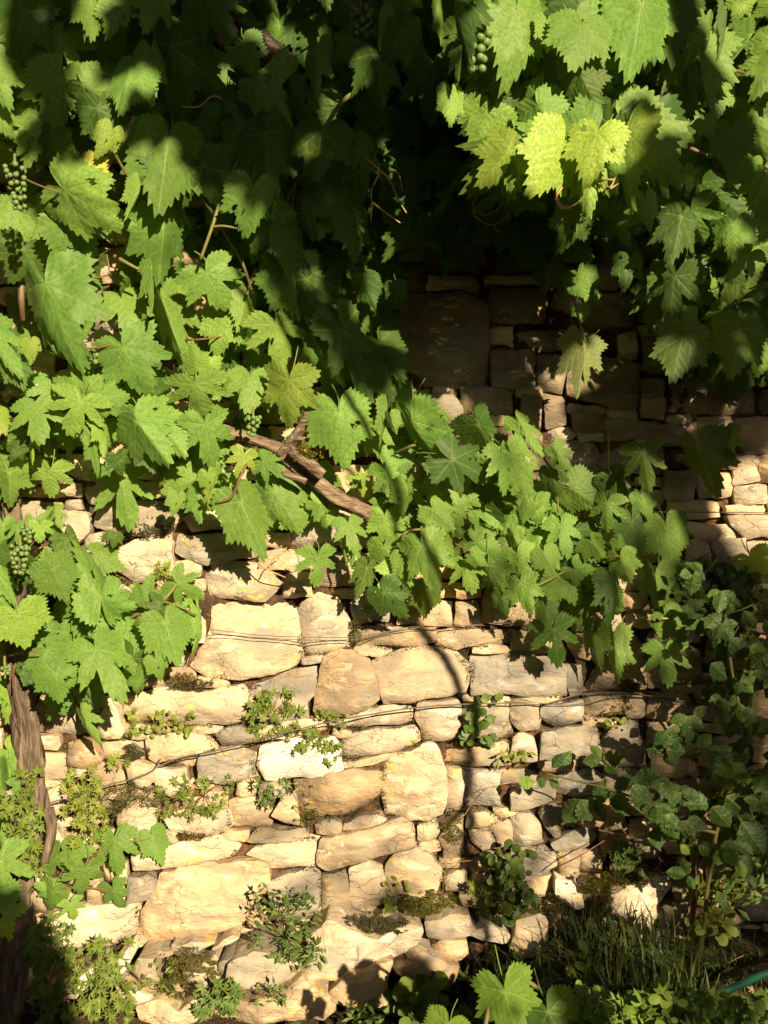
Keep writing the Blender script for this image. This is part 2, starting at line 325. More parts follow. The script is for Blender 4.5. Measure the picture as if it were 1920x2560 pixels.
ST = """1 2 c 0 -280,600 -100,585 100,600 230,590 262,650 275,800 300,960 200,1010 20,1060 -150,1080 -300,1060 -420,1000 -360,900 -290,800
1 2 c 0 268,640 400,530 520,560 560,650 610,720 605,860 440,920 310,920 285,780
1 2 c 1 0,380 90,390 170,470 60,580 -60,560 -170,500 -130,400
1 2 g 0 620,570 830,545 860,700 640,715
1 2 c 0 640,755 840,740 1150,745 1160,840 1060,862 600,872
1 2 t 0 1172,770 1400,752 1650,790 1659,850 1300,880 1170,868
1 2 c 1 800,940 1000,885 1110,880 1280,910 1370,980 1390,1090 1350,1180 1060,1200 840,1240 806,1150 760,1040 745,965
1 2 o 2 440,940 540,895 640,910 715,960 770,1060 800,1200 730,1275 560,1300 380,1290 390,1180 420,1080
1 2 g 0 0,1130 240,1030 380,1000 420,1020 400,1110 330,1230 335,1315 160,1355 -60,1340 -80,1180
1 2 g 0 310,935 430,940 430,980 310,985
2 2 g 1 -250,930 0,935 250,950 340,1000 343,1195 200,1200 0,1170 -250,1190
2 2 g 0 355,985 440,1010 450,1168 380,1185 352,1100
2 2 c 0 530,1040 600,960 690,780 790,790 845,880 855,1140 700,1140 550,1162 462,1170
2 2 t 0 865,765 1000,800 1200,900 1210,1105 1100,1110 885,1135 868,1000
1 2 c 1 1045,1230 1300,1225 1325,1290 1320,1458 1200,1478 1085,1478 1065,1390 1035,1340
1 2 c 0 470,1340 700,1290 830,1250 1005,1268 1020,1350 900,1368 730,1380 480,1405
1 2 c 0 560,1490 700,1420 1000,1385 1045,1400 1060,1488 900,1540 620,1590 570,1570
1 2 c 1 0,1395 200,1360 450,1340 465,1420 300,1450 0,1490
1 2 g 0 1360,1240 1640,1250 1655,1440 1560,1450 1380,1458 1345,1350
2 2 g 1 5,1250 150,1240 175,1270 170,1400 60,1418 5,1330
2 2 g 1 190,1265 400,1222 450,1227 455,1348 280,1388 192,1310
2 2 c 0 466,1185 700,1172 702,1298 468,1345
2 2 g 0 722,1192 848,1175 852,1328 740,1318
2 2 t 0 872,1190 1110,1165 1200,1300 1150,1358 885,1340
2 2 b 1 200,1432 400,1395 558,1385 568,1578 400,1590 192,1600
2 2 g 0 622,1430 720,1345 808,1372 845,1560 858,1655 605,1655 594,1520
2 2 g 1 5,1465 60,1425 138,1480 158,1600 5,1612
2 2 t 0 880,1370 1050,1365 1190,1420 1200,1560 1000,1600 890,1580
1 2 t 0 1222,1515 1640,1485 1659,1560 1640,1640 1222,1622
1 3 c 1 840,-60 1000,-110 1130,-170 1190,-90 1222,20 1226,200 1198,288 1100,330 960,318 845,300 824,150 824,20
1 2 c 0 562,1622 880,1562 878,1600 562,1656
1 2 w 1 22,1530 200,1480 480,1470 540,1530 556,1655 500,1690 300,1700 60,1740 22,1650
1 3 o 1 255,85 400,32 640,5 800,22 815,168 700,248 560,308 300,328 272,200
1 3 g 0 1234,5 1330,12 1338,268 1225,278 1238,150
1 3 g 0 1352,5 1580,20 1562,100 1580,238 1362,258
1 3 c 0 1372,288 1470,277 1580,312 1570,345 1430,360 1382,368
1 3 c 2 850,352 940,330 1000,380 1060,490 1040,515 840,550 700,590 470,658 400,620 432,455 560,440 700,410
1 3 c 1 0,512 300,455 420,452 425,580 370,628 200,630 110,640 60,590 -60,560
1 3 g 1 0,405 60,388 200,397 338,378 328,450 150,465 -60,480
1 3 c 0 572,352 700,312 828,298 836,350 740,390 620,413 577,400
1 3 t 0 390,362 480,332 548,352 552,418 400,410
1 3 c 0 1052,372 1158,334 1172,420 1140,458 1062,468
1 3 c 2 852,650 900,562 1040,524 1120,560 1180,640 1198,720 1140,818 1000,820 880,828 854,780
1 3 c 1 614,652 740,622 818,640 845,760 838,880 720,928 624,900 624,780
1 3 g 0 434,692 598,664 614,780 610,930 500,948 434,928
1 3 b 1 92,722 380,642 406,700 420,938 330,968 100,930
0 3 o 3 1050,682 1300,622 1659,602 1730,612 1748,740 1690,830 1600,920 1560,1020 1400,1060 1200,1098 1100,1130 900,1188 882,1090 922,930 1002,800
0 3 c 2 862,532 1090,502 1250,472 1400,452 1558,520 1500,578 1200,618 1000,648 872,653
0 3 c 2 292,962 560,895 840,883 892,902 878,1078 780,1138 560,1158 330,1188 282,1080
0 3 g 1 832,712 960,692 1018,722 1000,820 842,868
0 3 t 1 572,802 658,722 663,878 577,888
0 3 c 1 1062,302 1200,272 1480,282 1500,380 1400,428 1250,428 1100,400
0 3 g 3 780,292 860,205 960,203 1008,280 998,380 900,478 820,438 772,370
0 3 c 2 272,152 400,122 478,160 468,268 330,308 272,250
0 3 c 1 1002,5 1200,5 1208,100 1120,178 1032,120
0 3 g 1 1302,-80 1500,-140 1638,-90 1655,58 1500,88 1302,60
0 2 c 1 962,1452 1180,1432 1300,1452 1392,1520 1388,1540 1030,1618 972,1590
0 2 c 1 822,1232 920,1162 1100,1142 1300,1182 1560,1112 1598,1160 1606,1300 1560,1358 1400,1378 1100,1368 850,1358 802,1300
0 2 g 0 1402,1432 1500,1402 1655,1402 1655,1480 1440,1518
0 2 w 2 642,1360 700,1200 760,1280 798,1400 780,1458 662,1468
0 2 c 0 702,282 880,182 1108,192 1128,340 1080,418 880,446 762,370
0 2 c 1 392,190 402,0 560,0 578,120 500,200
0 2 g 0 622,100 642,-60 1160,-80 1178,50 1100,130 800,158
0 2 c 0 1322,392 1655,372 1690,480 1655,568 1352,560
0 2 g 0 1184,40 1350,-60 1478,0 1468,110 1250,120
0 2 g 0 1142,150 1655,132 1655,280 1350,338 1142,260
0 2 t 1 440,1500 600,1480 650,1600 560,1659 450,1640
0 2 c 2 830,1640 900,1620 1000,1650 1040,1700 960,1760 840,1740
0 3 c 2 860,-5 950,-30 1000,60 960,120 900,90
0 3 t 2 520,240 640,200 700,300 600,380 530,370
0 3 c 2 330,400 370,380 400,480 330,540 290,480
1 3 c 1 170,190 250,170 270,270 280,360 200,340 110,300
1 3 g 1 50,110 200,80 180,160 100,190 20,170
1 3 c 13 330,1200 350,1100 460,992 540,1012 780,1110 960,1032 1078,1082 1058,1160 960,1230 820,1270 780,1298 560,1350 302,1358 312,1240
1 3 c 9 1102,1002 1250,960 1370,960 1422,1050 1260,1098 1112,1090
1 3 o 9 1200,1122 1368,1122 1358,1200 1290,1253 1200,1220 1150,1160
1 3 g 12 970,1200 1050,1172 1190,1222 1150,1240 1000,1250
1 3 t 12 902,1292 960,1254 1180,1232 1308,1292 1288,1380 1240,1448 1100,1400 932,1330
1 3 o 17 602,1352 780,1302 888,1284 843,1400 838,1520 680,1540 480,1520 462,1470
1 3 o 19 -300,1580 0,1502 160,1452 280,1388 380,1450 500,1520 508,1600 430,1638 260,1602 -200,1659
1 3 g 15 0,1182 130,1212 268,1282 293,1380 200,1418 30,1400 -200,1420 -150,1252
0 3 g 12 1422,1250 1580,1212 1655,1232 1655,1440 1540,1458 1432,1400
0 3 c 12 1182,1342 1388,1242 1418,1380 1300,1428 1172,1450
0 3 c 16 882,1560 1050,1502 1150,1560 1268,1492 1288,1640 1100,1659 900,1659
0 3 c 14 742,1442 900,1442 988,1480 960,1500 820,1520
0 3 c 12 132,1370 180,1342 240,1380 283,1500 180,1500 122,1460
0 3 w 12 432,1420 560,1332 598,1380 500,1470 442,1480
0 3 g 12 892,1242 1000,1252 1028,1380 930,1400 872,1340
0 3 g 6 1122,1142 1250,1112 1380,1130 1250,1188 1142,1190
0 3 g 8 1392,1152 1500,1082 1538,1110 1400,1170
0 3 t 6 982,1182 1110,1172 1118,1200 1000,1230
0 3 w 9 760,1250 830,1170 850,1240 800,1330 740,1340
2 3 g 1 0,162 80,122 250,92 283,150 270,208 100,253 0,263
2 3 b 0 292,52 480,0 600,60 560,158 400,188 292,150
2 3 g 0 192,252 268,232 298,300 298,440 270,448 212,350 182,300
2 3 c 0 280,240 500,195 718,202 716,338 500,368 322,386 300,300
2 3 g 1 5,312 110,292 170,360 203,488 130,498 5,508
2 3 o 0 612,385 730,352 733,400 620,403
2 3 g 1 262,482 400,402 528,392 548,460 430,518 300,528
2 3 g 1 0,532 200,512 288,560 286,640 150,678 60,718 0,640
2 3 t 1 302,542 428,542 420,680 380,718 312,708
2 3 o 1 562,422 728,432 778,500 770,568 600,540
2 3 c 2 802,482 880,462 958,540 958,578 830,578
2 3 w 6 302,732 400,742 448,820 448,888 390,898 302,820
2 3 o 3 452,792 560,782 550,820 460,840
2 3 w 7 642,822 840,742 960,732 1028,742 1028,800 940,900 930,980 870,1078 780,1108 600,1080 562,1000 602,900
2 3 t 10 882,1062 940,1062 1028,1200 1000,1238 940,1170
2 3 w 10 42,1002 200,972 238,1040 230,1200 170,1238 60,1200 0,1180
2 3 c 3 1042,772 1160,772 1150,860 1050,860
2 3 t 6 942,902 1090,882 1138,920 1100,1018 960,1028
2 3 t 1 1482,722 1659,702 1700,980 1492,978
2 3 o 3 1342,980 1440,932 1478,980 1460,1003 1360,1000
2 3 c 1 1362,762 1478,742 1476,880 1372,948
2 3 c 1 1500,20 1659,0 1720,180 1560,200
1 3 w 8 1382,1100 1450,1032 1530,1012 1638,1090 1600,1128 1490,1110
1 3 g 5 1332,832 1470,822 1498,870 1470,898 1352,890
1 3 c 0 1384,382 1500,372 1528,470 1565,588 1480,530 1392,470
1 3 c 0 1514,362 1655,314 1655,480 1572,518
1 3 c 0 1384,580 1508,620 1518,700 1500,748 1384,758
1 3 c 0 1232,700 1358,642 1368,788 1242,798
1 3 t 0 1190,440 1330,300 1340,560 1230,600
1 1 t 1 950,250 1300,240 1500,330 1505,600 1510,858 1100,830 1060,760 950,720
1 1 t 0 1530,605 1800,612 1810,860 1530,852
2 1 t 0 175,640 300,640 330,760 320,880 190,870 170,760
2 1 t 0 202,902 340,922 340,1100 220,1110
2 1 c 0 60,902 190,922 182,1110 60,1100
2 1 t 1 370,625 820,705 820,970 700,1008 362,900
2 1 t 0 402,1022 570,1042 580,1140 402,1140
2 1 t 0 592,1042 930,1082 930,1190 592,1180
2 1 t 0 942,1092 1180,1102 1180,1230 942,1230
2 1 g 0 222,1192 530,1202 540,1410 380,1400
2 1 g 0 560,1205 960,1242 950,1420 560,1400
2 1 g 1 992,1402 1180,1402 1170,1580 1002,1570
2 1 t 0 842,792 980,802 980,930 842,920
1 1 o 2 1120,900 1260,900 1330,990 1330,1100 1250,1130 1190,1000
2 1 c 0 1440,1380 1560,1370 1590,1460 1450,1470
2 1 o 0 1600,1300 1720,1280 1720,1460 1610,1460
2 1 c 0 1450,1490 1640,1490 1650,1600 1460,1620
2 2 c 0 1102,62 1400,92 1500,168 1200,178
2 2 c 0 1130,192 1268,192 1280,328 1130,320
2 2 c 1 1300,182 1500,172 1540,400 1350,330
2 2 c 1 1410,20 1659,20 1700,160 1520,160 1420,85
2 2 t 0 700,520 860,530 880,620 740,650
2 2 t 0 730,660 900,640 930,740 740,750
2 0 c 0 1440,130 1580,140 1600,220 1450,230
2 0 o 1 1310,260 1450,240 1440,380 1320,360
2 0 c 0 1560,60 1750,40 1750,200 1600,210"""
occ = {}
CS = 14.0
def occupy(poly_px, grow=3):
    xs = [p[0] for p in poly_px]; ys = [p[1] for p in poly_px]
    for gx in range(int(min(xs) // CS) - 1, int(max(xs) // CS) + 2):
        for gy in range(int(min(ys) // CS) - 1, int(max(ys) // CS) + 2):
            if inside(poly_px, (gx + .5) * CS, (gy + .5) * CS): occ[(gx, gy)] = 1
def put_stone(poly_px, d, tint, seed, H=.035, facet=1.0, parent=None, sp=.017):
    pw = [P(x, y, d) for x, y in poly_px]
    c = sum(pw, Vector()) / len(pw)
    me = stone_mesh([(p.x - c.x, p.z - c.z) for p in pw], H, seed, facet, .05 + d, sp)
    j = R.choice((R.uniform(.58, .8), R.uniform(.8, 1.06), R.uniform(.85, 1.06))) * (.38 if c.z > 1.42 and c.x > -.35 and c.x < 1.02 else 1); wm = R.uniform(-.07, .07); col = (tint[0] * j * (1 + wm), tint[1] * j, tint[2] * j * (1 - wm * 1.6))  # stones high in the recess: part of its shade is put into their colour
    return link('stone', me, parent or wall, (c.x, -d, c.z), color=col)
TRACED = []
for i, line in enumerate(ST.split('\n')):
    q = line.split(); c, r = int(q[0]), int(q[1]); d = int(q[3]) * .012
    poly = [T(c, r, *map(float, s.split(','))) for s in q[4:]]
    cx = sum(p[0] for p in poly) / len(poly); cy = sum(p[1] for p in poly) / len(poly)
    occupy(poly); TRACED.append(poly)
    gp = []                                          # the blocks sit tight: push each outline out to the middle of its joint
    for x, y in poly:
        dl = math.hypot(x - cx, y - cy) + 1e-6; gp.append((x + (x - cx) / dl * 5.5, y + (y - cy) / dl * 4.5))
    poly = gp
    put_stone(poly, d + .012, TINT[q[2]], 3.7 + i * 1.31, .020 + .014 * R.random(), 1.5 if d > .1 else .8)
# the rest of the wall: smaller stones packed in between and beyond
n_fill = 0; GX = (-20, 158); GY = (-40, 168)
cells = [(a, b) for a in range(*GX) for b in range(*GY) if (a, b) not in occ]; R.shuffle(cells); extra = []
def free(x0, x1, y0, y1): return all((a, b) not in occ for a in range(x0, x1 + 1) for b in range(y0, y1 + 1))
for rnd in (0, 1, 2):
    for a, b in cells:
        if (a, b) in occ: continue
        inview = 0 <= a < 137 and 82 < b < 175; up = b * CS < 1150
        if not inview and rnd == 2: continue
        mw, mh = ((16, 7) if up or rnd == 0 else (9, 5)) if R.random() < .7 else (10, 5)
        if b * CS > 2150: mw, mh = 7, 4
        x0 = x1 = a; y0 = y1 = b; ok = [1, 1, 1, 1]
        while any(ok):
            for k in range(4):
                if not ok[k]: continue
                n = [x0, x1, y0, y1]; n[k] += (-1, 1, -1, 1)[k]
                if n[1] - n[0] + 1 > mw or n[3] - n[2] + 1 > mh or not free(*n): ok[k] = 0
                else: x0, x1, y0, y1 = n
        ww, hh = x1 - x0 + 1, y1 - y0 + 1
        if rnd == 0 and (ww < 7 or hh < 3) or rnd == 1 and (ww < 4 or hh < 2 or (not up and ww * hh < 12)) or rnd == 2 and (ww < 4 or hh < 2 or R.random() < .6): continue
        for c in range(x0, x1 + 1):
            for d in range(y0, y1 + 1): occ[(c, d)] = 1
        X0, X1, Y0, Y1 = x0 * CS + 1, (x1 + 1) * CS - 1, y0 * CS + 1, (y1 + 1) * CS - 1
        jx, jy = (X1 - X0) * .07, (Y1 - Y0) * .10; u = lambda q: R.uniform(-q * .35, q)
        poly = [(X0 + u(jx), Y0 + u(jy)), ((X0 + X1) / 2 + R.uniform(-2, 2) * jx, Y0 + u(jy * .6)), (X1 - u(jx), Y0 + u(jy)), (X1 - u(jx * .5), (Y0 + Y1) / 2 + R.uniform(-jy, jy)),
                (X1 - u(jx), Y1 - u(jy)), ((X0 + X1) / 2 + R.uniform(-2, 2) * jx, Y1 - u(jy * .6)), (X0 + u(jx), Y1 - u(jy)), (X0 + u(jx * .5), (Y0 + Y1) / 2 + R.uniform(-jy, jy))]
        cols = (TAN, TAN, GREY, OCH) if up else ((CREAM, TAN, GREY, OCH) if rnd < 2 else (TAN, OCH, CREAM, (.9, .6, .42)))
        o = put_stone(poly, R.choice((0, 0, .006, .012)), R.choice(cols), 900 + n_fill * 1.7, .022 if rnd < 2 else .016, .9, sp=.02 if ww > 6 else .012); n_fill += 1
        seen = 0 <= a < 137 and b > 0
        extra.append((ww * hh * (1 if seen else .01), o))
n_traced = len(ST.split('\n')); extra.sort(key=lambda e: -e[0])
rest = [o for _, o in extra[295 - n_traced:]]
if rest:
    Vr, Fr, b0 = [], [], 0
    for o in rest:
        me = o.data; L_ = Vector(o.location); Vr += [tuple(v.co + L_) for v in me.vertices]; Fr += [tuple(i + b0 for i in p.vertices) for p in me.polygons]; b0 += len(me.vertices)
        bpy.data.objects.remove(o)
    link('small_stones', mesh('small_stones', Vr, Fr, M_STONE), wall, kind='stuff', color=(.92, .86, .76))
print('stones filled', n_fill)

# ------------------------------------------------------------------ ground
def gz(x, y):
    g = .02 * noise.fractal(Vector((x * 3, y * 3, 2)), .8, 2, 4) + .008 * noise.noise(Vector((x * 30, y * 30, 1)))
    left = max(0, min(1, (0.62 - x) / .55)); left = left * left * (3 - 2 * left); near = max(0, min(1, (.42 + y) / .42))
    return g - .03 - .27 * left
V = []; xs_ = [-200, -60, -20, -8, -4] + [-2.6 + .035 * i for i in range(150)] + [4, 8, 20, 60, 200]; ys_ = [-200, -80, -30, -12, -6, -4, -3] + [-2.2 + .035 * i for i in range(68)]
for y in ys_:
    for x in xs_: V.append((x, y, gz(x, y) if abs(x) < 3 and y > -2.5 else -.33))
nx = len(xs_); Q = [(j * nx + i, j * nx + i + 1, (j + 1) * nx + i + 1, (j + 1) * nx + i) for j in range(len(ys_) - 1) for i in range(nx - 1)]
link('ground', mesh('ground', V, Q, M_SOIL), kind='structure')
Vb = [(-200, .55, -.06), (200, .55, -.06), (200, 200, -.06), (-200, 200, -.06)]
link('ground', mesh('ground_behind', Vb, [(0, 1, 2, 3)], M_SOIL, False), kind='structure')
# ------------------------------------------------------------------ leaf meshes
def leaf_outline(keys, teeth, amp, rs, per=3):
    out = []; N = teeth * per
    for i in range(N):
        th = -180 + 360 * (i + .5) / N; a = abs(th)
        for (a0, r0), (a1, r1) in zip(keys, keys[1:]):
            if a0 <= a <= a1:
                t = (a - a0) / (a1 - a0); t = t * t * (3 - 2 * t) * .6 + t * .4; r = r0 + (r1 - r0) * t; break
        ph = (i % per) / per; tooth = (1 - abs(ph * 2 - .9)) if per > 2 else 0
        big = .5 + .5 * rs.random()
        r *= 1 + (amp * (tooth - .35) * big if a < 156 else 0)
        out.append((math.radians(th), r))
    return out
def vine_leaf_mesh(seed, s, fold, droop, wav, asym=0.0, rings=8):
    rs = random.Random(seed); nz = lambda: rs.uniform(-.05, .05)
    keys = [(0, 1.02), (8, .90), (18, .77), (30, .66 - s + nz()), (43, .71 - s * .4), (53, .83 + nz()), (61, .71), (80, .62 - s * .75 + nz()), (104, .69 + nz()), (124, .56), (142, .47 + nz()), (156, .34), (167, .15), (180.1, .04)]
    ol = leaf_outline(keys, 42, .19, rs, 4); V = [Vector((0, 0, 0))]; UV = [(.5, .5)]
    def zf(x, y):
        r = math.hypot(x, y); z = -fold * abs(x) * (1.0 + .3 * x * asym) - droop * max(0, -y) ** 2 * .9 - wav * .5 * x * x
        a = abs(math.atan2(x, -y)); st = rad(52); c = a - min(2, round(a / st)) * st
        z += -.045 * wav / .3 * r * (math.cos(c * math.pi * 2 / st) * .5 + .5) * .6 + .05 * wav / .25 * noise.noise(Vector((x * 2.3 + seed, y * 2.3, seed))) + .035 * noise.noise(Vector((x * 5, y * 5, seed + 4))) * r
        return z + asym * x * .25
    for k in range(1, rings + 1):
        f = (k / rings) ** .85
        for th, r in ol:
            rr = r * f; x, y = rr * math.sin(th), -rr * math.cos(th); V.append(Vector((x, y, zf(x, y)))); UV.append((x * .5 + .5, y * .5 + .5))
    n = len(ol); Fc = [(0, 1 + (i + 1) % n, 1 + i) for i in range(n)]
    for k in range(rings - 1):
        for i in range(n):
            a, b = 1 + k * n + i, 1 + k * n + (i + 1) % n; Fc.append((a, b, b + n, a + n))
    Fc = [f[::-1] for f in Fc]
    if seed % 3 == 1:                               # eaten holes
        hs = [(rs.uniform(.3, .6), rs.uniform(-1.9, 1.9), rs.uniform(.035, .065)) for _ in range(2)]
        hs = [(a * math.sin(b), -a * math.cos(b), c) for a, b, c in hs]
        Fc = [f for f in Fc if not any(math.hypot(sum(V[i].x for i in f) / len(f) - a, sum(V[i].y for i in f) / len(f) - b) < c for a, b, c in hs)]
    # petiole: bends up and back from the junction
    pt = spline([(0, 0, 0), (.03, .12, -.06), (.05 + nz(), .32, -.24), (nz(), .62, -.5)], 3); b = len(V); m = len(pt)
    for i, p in enumerate(pt):
        rr = .016
        for k in range(4): V.append(p + Vector((math.cos(k * 1.5708) * rr, 0, math.sin(k * 1.5708) * rr))); UV.append((.5, .5))
    for i in range(m - 1):
        for k in range(4): k2 = (k + 1) % 4; Fc.append((b + i * 4 + k, b + i * 4 + k2, b + (i + 1) * 4 + k2, b + (i + 1) * 4 + k))
    # make sure blade normals face +z
    return mesh('leaf', V, Fc, M_LEAF, True, UV)
SHAL = [vine_leaf_mesh(i, -.02 + .045 * (i % 3), (.10, .22, .34, .16)[i % 4], (.15, .35, .25)[i % 3], (.18, .3, .42)[i % 3], (-.5, .4, 0)[i % 3]) for i in range(12)]
DEEP = [vine_leaf_mesh(50 + i, -.0 + .30 + .05 * (i % 3), (.12, .25, .3)[i % 3], (.2, .35)[i % 2], .3, (-.3, .3)[i % 2]) for i in range(5)]
FOLD = [vine_leaf_mesh(80 + i, .08, .75, .3, .3, .3 - .6 * (i % 2)) for i in range(3)]
def ovate_mesh(seed, mat, name='leaf', rings=4):
    rs = random.Random(seed)
    V = [Vector((0, -.5, 0))]; UV = [(.5, .5)]; N = 60; ol = []
    for i in range(N):
        th = -math.pi + 2 * math.pi * (i + .5) / N; u = .5 - .5 * math.cos(abs(th)); yy = -(1 - u) ; wv = .31 * (math.sin(math.pi * (u ** 1.12)) ** .82) * (1 + .10 * ((i % 3) - 1))
        ol.append((math.copysign(wv, th), yy))
    for k in range(1, rings + 1):
        f = k / rings
        for x0, y0 in ol:
            x, y = x0 * f, -.5 + (y0 + .5) * f; V.append(Vector((x, y, -.3 * abs(x) - .15 * y * y + .04 * noise.noise(Vector((x * 5, y * 5, seed))) + .03 * math.cos(y * 34) * abs(x) * 3))); UV.append((x * .6 + .5, y * .5 + .5))
    Fc = [(0, 1 + i, 1 + (i + 1) % N) for i in range(N)]
    for k in range(rings - 1):
        for i in range(N): a, b = 1 + k * N + i, 1 + k * N + (i + 1) % N; Fc.append((a, a + N, b + N, b))
    return mesh(name, V, Fc, mat, True, UV)
OV = [ovate_mesh(i, M_BRAM) for i in range(4)]

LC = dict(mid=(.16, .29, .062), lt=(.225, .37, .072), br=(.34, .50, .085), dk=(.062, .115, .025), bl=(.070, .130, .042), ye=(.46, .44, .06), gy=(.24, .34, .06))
LT = []                                             # lit leaves: their centres seen from the sun, kept clear in the added shade canopy
SCX = .86
def M_of(p): return (p.x - SX * (-p.y), p.z - SZ * (-p.y))
def base_depth(px, py):
    if 1120 < px <= 1640 and py < 560: return .80
    if px > 1500 and py < 560: return .55
    if px > 1500 and py < 1000: return .42
    if py < 480: return .42
    if py < 1150: return .24
    return .17
def place_leaf(parent, J, Tp, wd, col, me, roll=None, d=.2, tilt=None, name='leaf', rs=R):
    """J, Tp: junction and tip in photo pixels; wd: width against the natural width"""
    Jw = P(*J, d); Tw = P(*Tp, d); L = (Tw - Jw).length
    tl = rs.uniform(-.3, .5) if tilt is None else tilt; LP = L
    Tw = P(*Tp, d + tl * L); ax = (Tw - Jw); L = ax.length; ax.normalize()
    view = (cam.location - Jw).normalized(); sd = (-ax).cross(view).normalized()     # local: x side, y -axis, z normal
    nrm = sd.cross(-ax).normalized()
    nat = 1.34 if me.name[:4] != 'ovat' else 1.0
    if roll is None: roll = math.copysign(math.acos(max(.3, min(1, wd))), rs.uniform(-1, 1)) * .7 + rs.uniform(-.32, .32)
    sc = LP * (1.06 * (wd if wd > 1 else wd ** 1.6)) / (nat * max(.35, math.cos(roll)))
    if me in OV: sc = L * wd
    rot = Matrix.Rotation(roll, 3, -ax)
    sd = rot @ sd; nrm = rot @ nrm
    mt = Matrix((sd * sc, -ax * L, nrm * L)).transposed().to_4x4(); mt.translation = Jw - PL(parent)
    o = bpy.data.objects.new(name, me); COL.objects.link(o); o.parent = parent; o.matrix_basis = mt
    v = rs.uniform(.82, 1.2); h = rs.uniform(-.012, .012)
    o.color = (max(.01, col[0] * v + h), col[1] * v, col[2] * v, 1)
    c_ = mt @ Vector((0, -.3, 0)) + PL(parent); e1 = mt.to_3x3() @ Vector((.56, 0, 0)); e2 = mt.to_3x3() @ Vector((0, .62, 0))
    m0, m1, m2 = M_of(c_), (e1.x + SX * e1.y, e1.z + SZ * e1.y), (e2.x + SX * e2.y, e2.z + SZ * e2.y); det = m1[0] * m2[1] - m1[1] * m2[0]
    ell = (*m0, m2[1] / det, -m2[0] / det, -m1[1] / det, m1[0] / det, math.sqrt(abs(det))) if abs(det) > 1e-6 else None
    return o, ell, L
VINES = {
 'top': empty('grapevine', P(1180, 500, .35), 'dark overhead grapevine whose old trunk crosses the top of the wall', 'grapevine'),
 'right': empty('grapevine', P(1650, 480, .4), 'sunlit grapevine shoots with the brightest leaves hanging at the upper right', 'grapevine'),
 'mid': empty('grapevine', P(900, 1250, .15), 'grapevine with pale knotted trunk and a curtain of leaves over the sunny wall', 'grapevine'),
 'left': empty('grapevine', P(70, 2300, .2), 'grapevine with a shredding upright trunk at the left edge of the wall', 'grapevine')}
cnt = dict(right=0, top=0, mid=0, left=0)
def vine_of(px, py):
    k = 'left' if (py > 1270 and px < 560) else ('top' if py < 600 or (px > 1350 and py < 950) else 'mid')
    return 'right' if k == 'top' and px > 1100 else k
